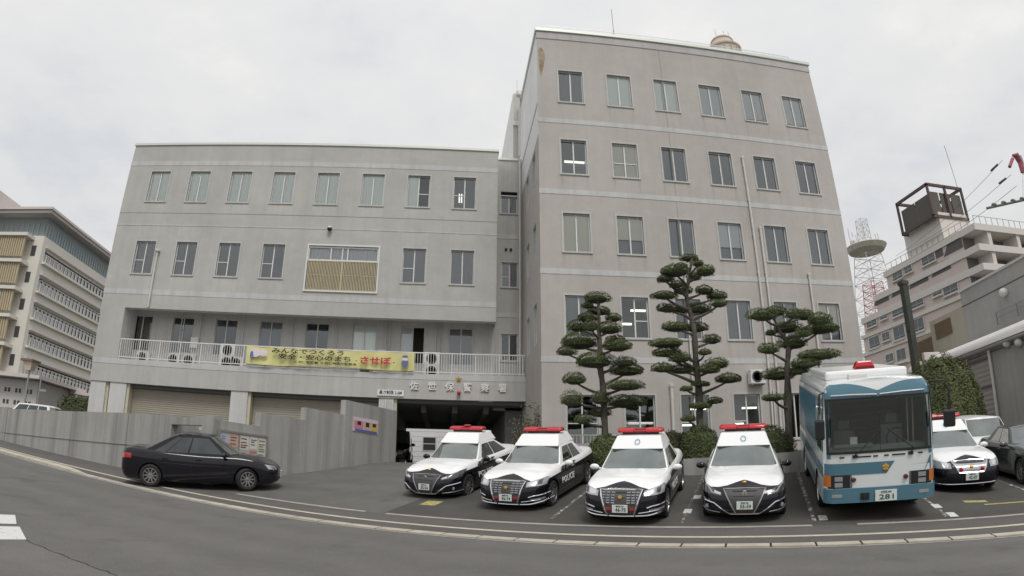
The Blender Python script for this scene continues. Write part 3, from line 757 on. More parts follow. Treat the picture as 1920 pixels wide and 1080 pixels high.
    c = MB(); lx(c, XL, 3.73, Y0+.351, 44, 5.12, 5.275); c.build('passage_ceiling', plain('passage_conc', (.16, .16, .155), .9), root)
    c = MB(); lx(c, -2.7, -2.5, Y0+.76, 40.5, 1.6, 5.12); lx(c, 2.9, 3.73, 31.0, 40.5, 1.6, 5.12); lx(c, -2.5, 2.9, 39.6, 40.2, 4.75, 5.12)
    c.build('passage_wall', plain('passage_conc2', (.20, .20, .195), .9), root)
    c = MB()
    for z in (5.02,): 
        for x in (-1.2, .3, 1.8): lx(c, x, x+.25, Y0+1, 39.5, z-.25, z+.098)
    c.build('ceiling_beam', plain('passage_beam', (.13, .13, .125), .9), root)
    # downpipes on the passage column, wall pipe and the long corner pipe
    for (pts, r) in (([(-15.32, Y0-.10, 12.15), (-15.32, Y0-.10, 9.15)], .055), ([(-2.82, Y0-.05, 5.2), (-2.82, Y0-.05, 2.4)], .05), ([(3.62, 30.86, 18.7), (3.62, 30.86, 6.5)], .065),
                     ([(3.60, 30.8, 23.0), (3.60, 30.8, 19.0)], .06), ([(-2.62, Y0-.03, 5.2), (-2.62, Y0-.03, 2.4)], .03)):
        c = MB(); c.tube([Vector(p)-base for p in pts], r, 10)
        if r == .055: c.lathe([(.05, 0), (.13, .02), (.13, .10), (.11, .12), (.001, .13)], Vector((-15.32, Y0-.10, 12.13))-base, 'z', 14)
        if r == .06: c.lathe([(.06, 0), (.2, .1), (.2, .35), (.18, .4), (.001, .4)], Vector((3.60, 30.8, 23.0))-base, 'z', 14)
        c.build('downpipe', M_pipe, root, smooth=True)
    for x in (-14.0, -12.9, -10.5, -7.9, -5.6, -3.1, -2.9, -.6, -.4):
        c = MB(); c.tube([Vector((x, 30.93, 9.4))-base, Vector((x, 30.93, 6.4))-base], .03, 8); c.build('downpipe', M_pipe, root, smooth=True)
    for (x, z) in ((-3.45, 7.3), (-13.3, 7.5)):
        c = MB(); lx(c, x, x+.4, 30.8, 30.99, z, z+.55); c.build('meter_box', M_white, root, bevel=.01)
    # small lamp on the facade
    lamp = empty('facade_lamp', (-6.16, Y0, 13.63), 0, 'small black and white lamp fixed to the grey facade above the louvered window', 'lamp')
    c = MB(); c.box(-.07, .07, -.22, 0, .02, .1); c.build('bracket', M_white, lamp, bevel=.01)
    c = MB(); c.lathe([(.03, .02), (.12, 0), (.13, -.06), (.08, -.13), (.001, -.14)], (0, -.16, 0), 'z', 14); c.build('lamp_head', M_black, lamp, smooth=True)
    # ---- things on the balcony
    places = [(-15.5, 1, .72), (-13.75, 1, .6), (-12.9, 1, .62), (-10.9, 2, .8), (-10.35, 1, .6), (-3.9, 1, .6), (-.75, 2, .78)]
    labs = ['white air conditioner unit at the far left end of the balcony', 'white air conditioner unit low behind the railing, next after the end one', 'white air conditioner unit under the second balcony window',
            'tall two-fan air conditioner left of the yellow banner', 'small air conditioner partly behind the left end of the yellow banner', 'air conditioner behind the right half of the yellow banner', 'tall grey two-fan air conditioner just right of the yellow banner']
    for (x, fans, w), lb in zip(places, labs):
        a = empty('air_conditioner', (x, 30.1, 6.33), 0, lb, 'air conditioner', 'air conditioners on the balcony')
        ac_unit(a, (-w/2, w/2), (-.16, .16), (.05, .62*fans+.05), fans)
    # banner
    bn = empty('banner', (-5.6, Y0-.03, 7.0), 0, 'long yellow cloth banner with Japanese slogan tied to the balcony railing', 'banner')
    m, nt, bb = newmat('banner_cloth'); f = noise(nt, pos(nt), 1.2, 4, .5); nt.links.new(ramp(nt, f, [(.3, (.60, .57, .24)), (.7, (.68, .65, .30))]), bb.inputs['Base Color']); bb.inputs['Roughness'].default_value = .8
    c = MB(); nx, nz = 160, 14; rows = []
    def wav(x, t):
        return -.05*abs(math.sin((x+.9*t)*1.4))*(1-t)*1.0 - .03*math.sin(x*3.1+t*2.2) - .02*math.sin(x*7.3-t*3)*(1-t)
    def sag(x): return .035*math.sin((x+4.1)*PI/1.36)**2
    for j in range(nz+1):
        t = j/nz
        rows.append([(-4.1+8.15*i/nx, wav(8.15*i/nx, t)-.06, -.40+.85*t - sag(-4.1+8.15*i/nx)*t - .04*math.sin(8.15*i/nx*1.1)*(1-t)) for i in range(nx+1)])
    c.grid(rows); c.build('cloth', m, bn, smooth='all')
    ink = plain('banner_ink', (.035, .03, .03), .8); redk = plain('banner_red', (.50, .05, .06), .8); pale = plain('banner_pale', (.72, .66, .72), .8); blue = plain('banner_blue', (.14, .17, .32), .8)
    yo = -.24
    text_mesh('lettering', 'みんなでつくろう', .27, ink, bn, .004, (-1.02, yo, .25), width=3.5, bold=.006)
    text_mesh('lettering', '安全・安心のまち', .27, ink, bn, .004, (-.68, yo, -.02), width=3.5, bold=.006)
    text_mesh('lettering', '-', .34, ink, bn, .004, (1.32, yo, -.04)); text_mesh('lettering', '-', .34, ink, bn, .004, (3.1, yo, -.06))
    text_mesh('lettering', 'させぼ', .36, redk, bn, .004, (2.2, yo, -.04), width=1.45, bold=.014)
    text_mesh('lettering', '佐世保警察署  佐世保地区防犯協会', .12, ink, bn, .003, (-.15, yo, -.245), width=3.0, bold=.003)
    for (ex, ez_, ra, rb_) in ((-3.62, .10, .28, .2), (-3.2, .12, .2, .16)):
        c = MB(); c.ellipsoid((ex, yo, ez_), (ra, .006, rb_), 16, 8); c.build('printed_emblem', pale, bn)
    for (ex, ez_, ra, rb_) in ((-3.78, 0, .09, .2), (3.62, -.10, .17, .18), (3.62, .22, .14, .07)):
        c = MB(); c.ellipsoid((ex, yo-.003, ez_), (ra, .006, rb_), 14, 8); c.build('printed_emblem', blue, bn)
    c = MB(); c.ellipsoid((3.62, yo-.002, .08), (.13, .006, .1), 14, 8); c.build('printed_emblem', pale, bn)
    # station sign letters, star, lamp, headroom sign
    sg = empty('station_sign', (.56, Y0-.0, 5.86), 0, 'row of six pale raised Japanese characters on the concrete slab edge', 'sign')
    m_let = plain('letter_metal', (.80, .77, .75), .4)
    for i, ch in enumerate('佐世保警察署'): text_mesh('character', ch, .42, m_let, sg, .03, (-2.07+.828*i, -.04, 0), bold=.006)
    st = empty('star_emblem', (.56, Y0, 6.27), 0, 'gold five-pointed star above the characters on the slab edge', 'emblem')
    c = MB(); pts = [(math.sin(PI*i/5)*(.17 if i % 2 == 0 else .085), math.cos(PI*i/5)*(.17 if i % 2 == 0 else .085)) for i in range(10)]
    for i in range(10):
        a, b2 = pts[i], pts[(i+1) % 10]; c.poly([(0, -.11, 0), (b2[0], -.02, b2[1]), (a[0], -.02, a[1])]); c.poly([(a[0], -.02, a[1]), (b2[0], -.02, b2[1]), (b2[0], 0, b2[1]), (a[0], 0, a[1])])
    c.build('star', M_gold, st)
    rl = empty('red_entrance_lamp', (.58, Y0, 5.60), 0, 'red globe lamp on the slab edge below the gold star', 'lamp')
    c = MB(); c.lathe([(.07, 0), (.07, -.05), (.05, -.07)], (0, 0, 0), 'y', 14); c.build('lamp_base', M_steel, rl)
    c = MB(); c.ellipsoid((0, -.14, 0), (.10, .10, .11), 16, 10); c.build('globe', M_red, rl, smooth=True)
    hs = empty('headroom_sign', (-2.61, Y0-.02, 5.50), 0, 'white board reading the height limit hung on the slab above the passage', 'sign')
    c = MB(); c.box(-.62, .62, -.03, 0, -.13, .15); c.build('board', M_white, hs)
    text_mesh('lettering', '高さ制限 2.6M', .2, plain('sign_ink', (.05, .05, .09), .7), hs, .003, (0, -.036, .02), width=1.06, bold=.004)
    c = MB()
    for i in range(12): c.box(-.6+.102*i, -.55+.102*i, -.034, -.031, -.12, -.09)
    c.build('striped_edge', plain('stripe_yellow', (.55, .42, .12), .7), hs)
    # white prefab office seen through the passage
    pf = empty('prefab_shed', (-.5, 56, 2.36), 0, 'white clad shed with one small window seen through the passage', 'shed')
    c = MB(); c.box(-3.4, 2.5, 0, 3, -.0, 4.3, 0)
    for i in range(9): c.box(-3.4, 2.5, -.012, 0-.001, .35+i*.44, .37+i*.44, 1)
    c.build('wall', [plain('shed_white', (.86, .85, .86), .6), plain('shed_seam', (.45, .43, .45), .7)], pf)
    c = MB(); c.box(-1.50, -.28, -.03, -.013, 1.75, 3.0, 0); c.box(-1.42, -.36, -.04, -.031, 1.82, 2.34, 1); c.box(-1.42, -.36, -.04, -.031, 2.42, 2.93, 1); c.build('window', [M_sash, M_dark], pf)
    c = MB(); c.box(-3.4, 2.5, -.02, -.013, .0, .28); c.build('base_strip', plain('pinkish_base', (.42, .30, .32), .8), pf)
# ---------------------------------------------------------------- vehicles
def cat_rom(pts, n=5):
    out = []
    for i in range(len(pts)-1):
        p0 = pts[max(i-1, 0)]; p1 = pts[i]; p2 = pts[i+1]; p3 = pts[min(i+2, len(pts)-1)]
        for k in range(n):
            t = k/n
            out.append(tuple(.5*((2*b) + (-a+c)*t + (2*a-5*b+4*c-d)*t*t + (-a+3*b-3*c+d)*t**3) for a, b, c, d in zip(p0, p1, p2, p3)))
    out.append(pts[-1]); return out
TEMPL = {}
def place_mat(x, y, z, a, s=0.0, roll=0.0):
    bk = Vector((math.sin(a), math.cos(a), s)).normalized(); rt = Vector((math.cos(a), -math.sin(a), roll)).normalized()
    up = rt.cross(bk).normalized(); rt = bk.cross(up).normalized()
    M = Matrix((rt, bk, up)).transposed().to_4x4(); M.translation = Vector((x, y, z)); return M

class CarShape:
    def __init__(s, **k):
        s.L = 4.90; s.hw = .90; s.zb = .19; s.top = [(0, .79), (.25, .845), (.7, .90), (1.4, .955), (2.2, .955), (3.9, .99), (4.9, 1.01)]
        s.nf = [(0, .16), (.08, .06), (.25, .0), (.5, .0), (.7, .03), (.85, .10), (.94, .18), (1, .32)]
        s.nt = [(0, .14), (.1, .04), (.3, 0), (.6, .02), (.85, .06), (.95, .10), (1, .18)]
        s.wd = [(0, .93), (.08, .965), (.2, .985), (.5, 1.0), (.72, .99), (.86, .965), (.95, .93), (1, .885)]
        s.wf, s.wr, s.r = .93, 3.78, .335
        s.wsb, s.cfb, s.wst, s.cft, s.rt, s.rb = 1.30, .32, 2.05, .12, 3.32, 4.15
        s.hb, s.ht, s.zg, s.zr, s.crown = .825, .635, .90, 1.385, .055
        s.nose = [(0, 0), (.30, .010), (.55, .045), (.74, .12), (.86, .23), (.94, .40), (.985, .68), (1, 1.05)]
        s.tailp = [(1, 1.7), (.995, 1.2), (.97, .7), (.92, .36), (.80, .14), (.5, .03), (0, 0)]
        s.side = [(.0, .12), (.12, .47), (.50, .86)]
        for a, b in k.items(): setattr(s, a, b)
        s.out = cat_rom([(x, y) for x, y in s.nose] + [(1, 1.8), (1, s.L-2.2)] + [(x, s.L-y) for x, y in s.tailp], 5)
    def P(s, i, v):
        ox, oy = s.out[i]; wf = max(0, 1-oy/1.1)**2; wt = max(0, 1-(s.L-oy)/1.1)**2
        y = oy + interp(s.nf, v)*wf - interp(s.nt, v)*wt; x = ox*s.hw*interp(s.wd, v)
        return x, y, s.zb + (interp(s.top, oy)-s.zb)*v
    def front(s, x, z, off=.006):
        ax = min(abs(x), s.hw*.985); y = .1; oy = .1
        for _ in range(7):
            v = max(0, min(1, (z-s.zb)/(interp(s.top, oy)-s.zb))); k = s.hw*interp(s.wd, v); t = ax/k
            oy = None
            for a, b in zip(s.out, s.out[1:]):
                if a[0] <= t <= b[0] and b[0] > a[0]: oy = a[1]+(b[1]-a[1])*(t-a[0])/(b[0]-a[0]); break
                if b[1] > 1.3: break
            if oy is None: oy = .9
        y = oy + interp(s.nf, v)*max(0, 1-oy/1.1)**2
        return y
    def fp(s, x, z, off=.006):
        y = s.front(x, z); e = .01; dy = (s.front(abs(x)+e, z)-s.front(max(0, abs(x)-e), z))/(2*e if abs(x) > e else e+abs(x)); dy = min(dy, 3)
        n = math.sqrt(1+dy*dy); sx = 1 if x >= 0 else -1
        return (x + sx*off*dy/n, y - off/n, z)
    def rear(s, x, z, off=.006):
        ax = abs(x); v = max(0, min(1, (z-s.zb)/(s.top[-1][1]-s.zb))); k = s.hw*interp(s.wd, v); t = min(ax/k, .99); oy = s.L
        for a, b in zip(s.out[::-1], s.out[::-1][1:]):
            if a[0] <= t <= b[0] and b[0] > a[0]: oy = a[1]+(b[1]-a[1])*(t-a[0])/(b[0]-a[0]); break
        wt = max(0, 1-(s.L-oy)/1.1)**2; return (x, oy - interp(s.nt, v)*wt + off, z)
    def side(s_, y, z): pass
    def sidex(s, y, z, off=.005):
        oy = y; v = max(0, min(1, (z-s.zb)/(interp(s.top, oy)-s.zb))); t = 1
        for a, b in zip(s.out, s.out[1:]):
            if a[1] <= oy <= b[1] and b[1] > a[1]: t = a[0]+(b[0]-a[0])*(oy-a[1])/(b[1]-a[1]); break
        return t*s.hw*interp(s.wd, v)+off
    # greenhouse
    def gz(s, v, y): 
        ym = (s.wst+s.rt)/2; sp = (s.rt-s.wst)/2+.35
        zt = s.zr - .045*min(1.6, ((y-ym)/sp)**2)
        return s.zg + (zt-s.zg)*v
    def gw(s, v, f): 
        w = s.hb+(s.ht-s.hb)*v**1.12
        return w*(1-.10*max(0, f-.45)**1.6*(1-v*.4))*(1-.02*(1-f)*(1-v))
    def G(s, kind, a, v):
        yf = s.wsb+(s.wst-s.wsb)*v; cf = s.cfb+(s.cft-s.cfb)*v; yr = s.rb+(s.rt-s.rb)*v; cr = .22+(.10-.22)*v
        if kind == 'f':
            x = a*s.gw(v, 0); y = yf+cf*abs(a)**2.4
        elif kind == 's':
            y = (yf+cf)+(yr-cr-yf-cf)*a; x = s.gw(v, a)
        else:
            x = a*s.gw(v, 1); y = yr-cr*abs(a)**2.4
        return Vector((x, y, s.gz(v, y)))
def gpatch(S, kind, a0, a1, v0, v1, off, sign=1, n=10, m=6):
    rows = []
    for j in range(m+1):
        v = v0+(v1-v0)*j/m; row = []
        for i in range(n+1):
            aa = a0(v) if callable(a0) else a0; bb = a1(v) if callable(a1) else a1
            a = aa+(bb-aa)*i/n; p = S.G(kind, a, v); e = .01
            da = S.G(kind, min(a+e, 1), v)-S.G(kind, max(a-e, -1 if kind != 's' else 0), v); dv = S.G(kind, a, min(1, v+e))-S.G(kind, a, max(0, v-e))
            nn = da.cross(dv).normalized()
            if kind == 'f' and nn.y > 0: nn = -nn
            if kind == 's' and nn.x < 0: nn = -nn
            if kind == 'r' and nn.y < 0: nn = -nn
            p = p+nn*off
            if kind == 's': p = Vector((p.x*sign, p.y, p.z))
            row.append(p)
        rows.append(row)
    return rows
def fstrip(S, xs, top, bot, off=.006, nz=3):
    """quad strip on the front skin between z=top(x) and z=bot(x)"""
    return [[S.fp(x, top(x)+(bot(x)-top(x))*j/nz, off) for x in xs] for j in range(nz+1)]
def fline(mb, S, pts, r, off=.012, m=0, n=6, sub=5):
    P = []
    for a, b in zip(pts, pts[1:]):
        for k in range(sub): P.append(S.fp(a[0]+(b[0]-a[0])*k/sub, a[1]+(b[1]-a[1])*k/sub, off))
    P.append(S.fp(*pts[-1], off)); mb.tube(P, r, n, m)
def screen_glass(name, base, refl):
    m = bpy.data.materials.new(name); m.use_nodes = True; nt = m.node_tree; nt.nodes.clear(); MATS[name] = m
    o = N(nt, 'ShaderNodeOutputMaterial'); d = N(nt, 'ShaderNodeBsdfDiffuse'); g = N(nt, 'ShaderNodeBsdfGlossy'); mx = N(nt, 'ShaderNodeMixShader')
    P = pos(nt, True); d.inputs[0].default_value = (*base, 1)
    nt.links.new(ramp(nt, noise(nt, P, 2.2, 3, .5), [(.35, tuple(x*.45 for x in base)), (.65, tuple(x*1.6 for x in base))]), d.inputs[0])
    g.inputs['Roughness'].default_value = .03; g.inputs['Color'].default_value = (.92, .98, .97, 1)
    fr = N(nt, 'ShaderNodeFresnel'); fr.inputs[0].default_value = 1.5
    f = math_n(nt, 'MINIMUM', math_n(nt, 'ADD', math_n(nt, 'MULTIPLY', fr.outputs[0], 1.6), refl), .9)
    bn = N(nt, 'ShaderNodeBump'); bn.inputs['Strength'].default_value = .12; bn.inputs['Distance'].default_value = .05
    nt.links.new(noise(nt, P, 1.8, 2, .5), bn.inputs['Height']); nt.links.new(bn.outputs[0], g.inputs['Normal'])
    nt.links.new(f, mx.inputs[0]); nt.links.new(d.outputs[0], mx.inputs[1]); nt.links.new(g.outputs[0], mx.inputs[2]); nt.links.new(mx.outputs[0], o.inputs[0]); return m
M_carglass = screen_glass('car_glass', (.05, .058, .054), .14)
M_dkglass = screen_glass('car_glass_tinted', (.02, .022, .022), .03)
M_tyre = plain('tyre', (.018, .018, .019), .75)
M_rim = plain('alloy', (.45, .45, .46), .25, .9)
M_chrome = plain('chrome', (.72, .72, .74), .12, 1.0)
M_lens = plain('lamp_lens', (.38, .39, .41), .12, .3, coat=.6)
M_lensdk = plain('lamp_dark', (.05, .05, .055), .1, coat=1)
M_platem = plain('plate_white', (.72, .74, .72), .5)
M_platei = plain('plate_green_ink', (.03, .13, .08), .6)
M_blackpaint = plain('black_paint', (.008, .0075, .011), .10, coat=.35, spec=.35)
M_whitepaint = plain('white_car_paint', (.84, .845, .85), .22, coat=.3)
M_trimblk = plain('trim_black', (.02, .02, .022), .4)
M_under = plain('underbody', (.012, .012, .012), .9)
def livery(name, zl=.755, kz=.025, cy=.52, cx=.50):
    m, nt, b = newmat(name); P = pos(nt, True); sx = N(nt, 'ShaderNodeSeparateXYZ'); nt.links.new(P, sx.inputs[0])
    x, y, z = sx.outputs
    low = math_n(nt, 'LESS_THAN', z, math_n(nt, 'ADD', zl, math_n(nt, 'MULTIPLY', y, kz)))
    ch = math_n(nt, 'LESS_THAN', math_n(nt, 'ADD', y, math_n(nt, 'MULTIPLY', math_n(nt, 'ABSOLUTE', x), cx)), cy)
    f = math_n(nt, 'MAXIMUM', low, ch)
    nt.links.new(mixc(nt, f, (.82, .825, .83), (.0085, .008, .012)), b.inputs['Base Color'])
    b.inputs['Roughness'].default_value = .16; b.inputs['Specular IOR Level'].default_value = .4; b.inputs['Coat Weight'].default_value = .25; b.inputs['Coat Roughness'].default_value = .03
    return m
M_liv = livery('patrol_livery'); M_livn = livery('patrol_livery_new', .765, .022, .47, .40)

def body_mesh(key, S, mat):
    if key in TEMPL: return TEMPL[key]
    mb = MB(); n = len(S.out); VS = [0, .04, .08, .14, .2, .3, .4, .5, .6, .7, .78, .86, .91, .95, .98, 1]
    rings = []
    for v in VS:
        R = [S.P(i, v) for i in range(n)]
        full = [(x, y, z) for x, y, z in R] + [(-x, y, z) for x, y, z in R[::-1][1:-1]]
        rings.append(full + [full[0]])
    mb.grid(rings)
    # deck with crown, and floor
    rows = []; K = 10
    for i in range(n):
        x, y, z = S.P(i, 1); oy = S.out[i][1]
        cr = .045*min(1, oy/.6)*min(1, (S.L-oy)/.5+.2)
        rows.append([(x*(1-2*k/K), y, z+cr*(1-(1-2*k/K)**2)) for k in range(K+1)])
    mb.grid(rows)
    rows = [[(S.P(i, 0)[0]*(1-2*k/4), S.P(i, 0)[1], S.P(i, 0)[2]) for k in range(5)] for i in range(n)]
    mb.grid(rows)
    o = mb.build(key, mat, smooth='all', weld=.0008)
    # wheel arches cut out
    c = MB()
    for y in (S.wf, S.wr):
        for s in (-1, 1):
            c.lathe([(S.r+.045, -.25), (S.r+.045, .25)], (s*(S.hw-.03), y, S.r), 'x', 36)
    co = c.build('cut', M_under)
    md = o.modifiers.new('b', 'BOOLEAN'); md.operation = 'DIFFERENCE'; md.object = co; md.solver = 'EXACT'
    bpy.context.view_layer.update()
    me = bpy.data.meshes.new_from_object(o.evaluated_get(bpy.context.evaluated_depsgraph_get()))
    bpy.data.objects.remove(o); bpy.data.objects.remove(co)
    me.materials.clear(); me.materials.append(mat); me.materials.append(M_under)
    for p in me.polygons:
        c0 = p.center; p.use_smooth = True; p.material_index = 0
        for y in (S.wf, S.wr):
            d = math.hypot(c0.y-y, c0.z-S.r)
            if d < S.r+.044 or (d < S.r+.05 and abs(p.normal.x) < .3 and abs(c0.x) < S.hw-.01): p.material_index = 1
    me.set_sharp_from_angle(angle=math.radians(35))
    TEMPL[key] = me; return me
def obj_of(name, me, parent):
    o = bpy.data.objects.new(name, me); COL.objects.link(o); o.parent = parent; return o
def wheels(root, S, rim_mat=None, steer=0, spokes=10, rear_too=True):
    for y in (S.wf, S.wr):
        for s in (-1, 1):
            b = MB(); w = .105; r = S.r
            b.lathe([(r*.66, -w*.9), (r*.86, -w), (r*.97, -w*.8), (r, -w*.45), (r, w*.45), (r*.97, w*.8), (r*.86, w), (r*.66, w*.9)], (0, 0, 0), 'x', 36, cap=False)
            o = b.build('wheel', M_tyre, root, smooth=True); o.location = (s*(S.hw-.115), y, S.r)
            if y == S.wf: o.rotation_euler = (0, 0, steer)
            k = MB(); e = s*w*.80; ri = r*.67
            k.lathe([(ri, e*.6), (ri, e*1.0), (ri*.95, e*1.02), (ri*.92, e*.9), (ri*.9, e*.45), (.01, e*.4)], (0, 0, 0), 'x', 32, m=1, cap=False)
            k.lathe([(ri*1.02, e*.9), (ri*1.02, e*1.12), (ri*.92, e*1.14), (ri*.90, e*.8)], (0, 0, 0), 'x', 32, cap=False)
            k.lathe([(ri*.24, e*.4), (ri*.24, e*1.02), (.01, e*1.08)], (0, 0, 0), 'x', 16, cap=False)
            for q in range(spokes):
                t = 2*PI*q/spokes; ca, sa = math.cos(t), math.sin(t); hwid = ri*.085
                P = []
                for rr, wd, ee in ((ri*.2, hwid*1.3, .95), (ri*.97, hwid*.9, 1.05)):
                    for sg in (-1, 1):
                        P.append((ee*e, rr*ca - sg*wd*sa, rr*sa + sg*wd*ca))
                a0, a1, b0, b1 = P; dd = e*.35
                k.hexa([(a0[0]-dd, a0[1], a0[2]), (b0[0]-dd, b0[1], b0[2]), (b1[0]-dd, b1[1], b1[2]), (a1[0]-dd, a1[1], a1[2]), a0, b0, b1, a1])
            k.build('rim', [rim_mat or M_rim, M_trimblk], o, smooth=False)
def plate(root, S, x, z, num, small='佐世保 330', w=.33, h=.165, y=None, tilt=0):
    yy = (S.front(x, z) if S else y)-.022
    b = MB(); b.box(-w/2, w/2, -.006, .012, -h/2, h/2); b.box(-w/2, w/2, -.008, -.0061, -h/2, h/2, 0)
    o = b.build('number_plate', M_platem, root, bevel=.004); o.location = (x, yy, z)
    text_mesh('plate_number', num, h*.62, M_platei, o, .002, (w*.06, -.012, -h*.14), width=w*.68, bold=.002)
    text_mesh('plate_text', small, h*.22, M_platei, o, .002, (0, -.012, h*.32), width=w*.5, bold=.001)
    return o
def greenhouse(root, S, mat, glassmat=None):
    g = glassmat or M_carglass
    b = MB(); V = [i/8 for i in range(9)]
    rows = []
    for v in V:
        R = [S.G('f', a/8, v) for a in range(0, 9)] + [S.G('s', a/14, v) for a in range(1, 15)] + [S.G('r', 1-a/8, v) for a in range(1, 9)]
        full = [tuple(p) for p in R] + [(-p.x, p.y, p.z) for p in R[::-1][1:-1]]
        rows.append(full+[full[0]])
    b.grid(rows)
    top = [S.G('f', a/8, 1) for a in range(0, 9)] + [S.G('s', a/14, 1) for a in range(1, 15)] + [S.G('r', 1-a/8, 1) for a in range(1, 9)]
    rr = []
    y0, y1 = S.wst, S.rt
    for p in top:
        f = max(0, min(1, (p.y-y0)/(y1-y0))); e = (4*f*(1-f))**.5 if 0 < f < 1 else 0
        rr.append([(p.x*(1-2*k/8), p.y, p.z+S.crown*(1-(1-2*k/8)**2)*min(1, .35+e)) for k in range(9)])
    b.grid(rr)
    b.build('cabin', mat, root, smooth=True, weld=.0008)
    b = MB(); b.grid(gpatch(S, 'f', -.955, .955, .17, .985, .006, n=16)); b.build('windscreen', g, root, smooth='all')
    b = MB(); b.grid(gpatch(S, 'r', -.9, .9, .2, .93, .006, n=12)); b.build('rear_window', g, root, smooth='all')
    for sg in (-1, 1):
        for (a, c) in S.sidewin:
            b = MB(); b.grid(gpatch(S, 's', a, c, .17, .90, .005, sg, n=8)); b.build('side_window', g if glassmat else M_dkglass, root, smooth='all')
def mirrors(root, S, mat):
    for s in (-1, 1):
        b = MB(); b.ellipsoid((s*(S.hw+.09), S.wsb+.52, .97), (.115, .07, .075), 14, 9); b.tube([(s*(S.hw-.06), S.wsb+.55, .93), (s*(S.hw+.06), S.wsb+.53, .95)], .025, 6)
        b.build('door_mirror', mat, root, smooth=True)
def door_seams(root, S, hm):
    for s in (-1, 1):
        for y in S.seams:
            b = MB()
            P = [(s*(S.sidex(y+dy, z, .001)), y+dy, z) for z, dy in ((.27, 0), (.45, 0), (.62, .0), (.80, .0), (.9, 0))]
            b.tube(P, .005, 4); b.build('door_seam', M_trimblk, root)
        for y in S.handles:
            b = MB(); z = .80; x = S.sidex(y, z, .01)
            b.box(min(s*x, s*(x+.02)), max(s*x, s*(x+.02)), y-.09, y+.09, z-.015, z+.02); b.build('door_handle', hm, root, bevel=.006)
def make_sedan(name, S, mat, label, cat, M, group=None, num='12-34', small='佐世保 330', front='plain', mirror=None, steer=0, police=None, rim=None, side=None):
    root = empty(name, label=label, cat=cat, group=group); 
    me = body_mesh('body_'+front+name, S, mat)
    body = obj_of('body', me, root)
    greenhouse(root, S, mat)
    wheels(root, S, rim, steer)
    mirrors(root, S, mirror or mat)
    door_seams(root, S, mirror or mat)
    X = lambda a, c, n=12: [a+(c-a)*i/(n-1) for i in range(n)]
    # lamps
    for s in (-1, 1):
        def HL(x0, x1, zt0, zt1, zb0, zb1, mt=M_lens, nm='headlight', off=.008, n=10, par=None):
            t = lambda x: zt0+(zt1-zt0)*(abs(x)-x0)/(x1-x0); bt = lambda x: zb0+(zb1-zb0)*(abs(x)-x0)/(x1-x0)
            q = MB(); q.grid(fstrip(S, [s*x for x in X(x0, x1, n)], t, bt, off)); return q.build(nm, mt, par or root, smooth='all')
        if front == 'old':
            h = HL(.49, .86, .745, .84, .645, .665); HL(.54, .69, .745, .785, .675, .68, M_chrome, 'reflector', .012, par=h); HL(.73, .80, .79, .805, .70, .70, M_lensdk, 'reflector', .012, par=h)
            HL(.60, .84, .365, .38, .315, .33, M_lens, 'fog_lamp')
            q = MB(); fline(q, S, [(s*.55, .405), (s*.66, .435), (s*.88, .45)], .016); fline(q, S, [(s*.38, .29), (s*.60, .32), (s*.78, .33)], .010); q.build('chrome_trim', M_chrome, root, smooth=True)
        elif front == 'new':
            h = HL(.47, .865, .68, .845, .615, .67, M_lensdk); HL(.49, .62, .68, .72, .64, .655, M_chrome, 'reflector', .012, par=h)
            q = MB(); fline(q, S, [(s*.52, .645), (s*.66, .675), (s*.72, .75), (s*.80, .81)], .014); q.build('light_strip', M_lens, h, smooth=True)
            q = MB(); q.lathe([(.045, 0), (.04, -.01), (.001, -.012)], S.fp(s*.76, .385, .008), 'y', 14); q.build('fog_lamp', M_lens, root)
            q = MB(); fline(q, S, [(s*.86, .52), (s*.62, .47), (s*.46, .35), (s*.30, .235), (0, .232)], .017); q.build('chrome_trim', M_chrome, root, smooth=True)
            q = MB(); fline(q, S, [(s*.86, .30), (s*.60, .28), (s*.5, .27)], .009); q.build('chrome_trim', M_steel, root, smooth=True)
        elif front == 'old2':
            h = HL(.50, .86, .74, .82, .62, .63); HL(.56, .70, .74, .77, .65, .655, M_chrome, 'reflector', .012, par=h)
            q = MB(); q.lathe([(.05, 0), (.045, -.03), (.001, -.05)], S.fp(s*.27, .60, .02), 'y', 14); q.build('red_lamp', M_red, root, smooth=True)
            q = MB(); fline(q, S, [(s*.86, .26), (s*.5, .245), (0, .24)], .012); q.build('chrome_trim', M_chrome, root, smooth=True)
        else:
            h = HL(.48, .80*S.hw/.9, .66, .74, .58, .61); HL(.54, .68, .63, .67, .58, .585, M_chrome, 'reflector', .012, par=h)
        # tail lamps
        q = MB(); q.grid([[S.rear(s*x, z, .008) for x in X(.48, .76*S.hw/.9, 6)] for z in (.88, .82, .76)]); q.build('tail_light', plain('tail_red', (.45, .02, .02), .15, coat=1) if 'tail_red' not in MATS else MATS['tail_red'], root, smooth='all')
        q = MB(); q.grid([[(s*S.sidex(y, z, .006), y, z) for y in X(S.L-.42, S.L-.20, 5)] for z in (.90, .83, .77)]); q.build('tail_light', MATS['tail_red'], root, smooth='all')
    if front == 'old':
        t = lambda x: .755; bt = lambda x: .245 if abs(x) < .28 else .245+(abs(x)-.28)*(.755-.245)/.17*.999
        q = MB(); q.grid(fstrip(S, X(-.445, .445, 33), t, bt, .008, 6)); gr = q.build('grille', M_grille_dk, root, smooth='all')
        q = MB()
        for x0 in (-.42, -.31, -.205, .125, .225, .325):
            for z in (.715, .665, .615, .565, .515):
                k2 = (.755-z)*.30; xa, xb = x0+.012, x0+.088
                if x0 < -.4: xa += k2
                if x0 > .3: xb -= k2
                fline(q, S, [(xa, z), (xb, z)], .020, .010, sub=2)
        q.build('grille_bars', plain('grille_grey', (.33, .33, .35), .3, .6) if 'grille_grey' not in MATS else MATS['grille_grey'], gr)
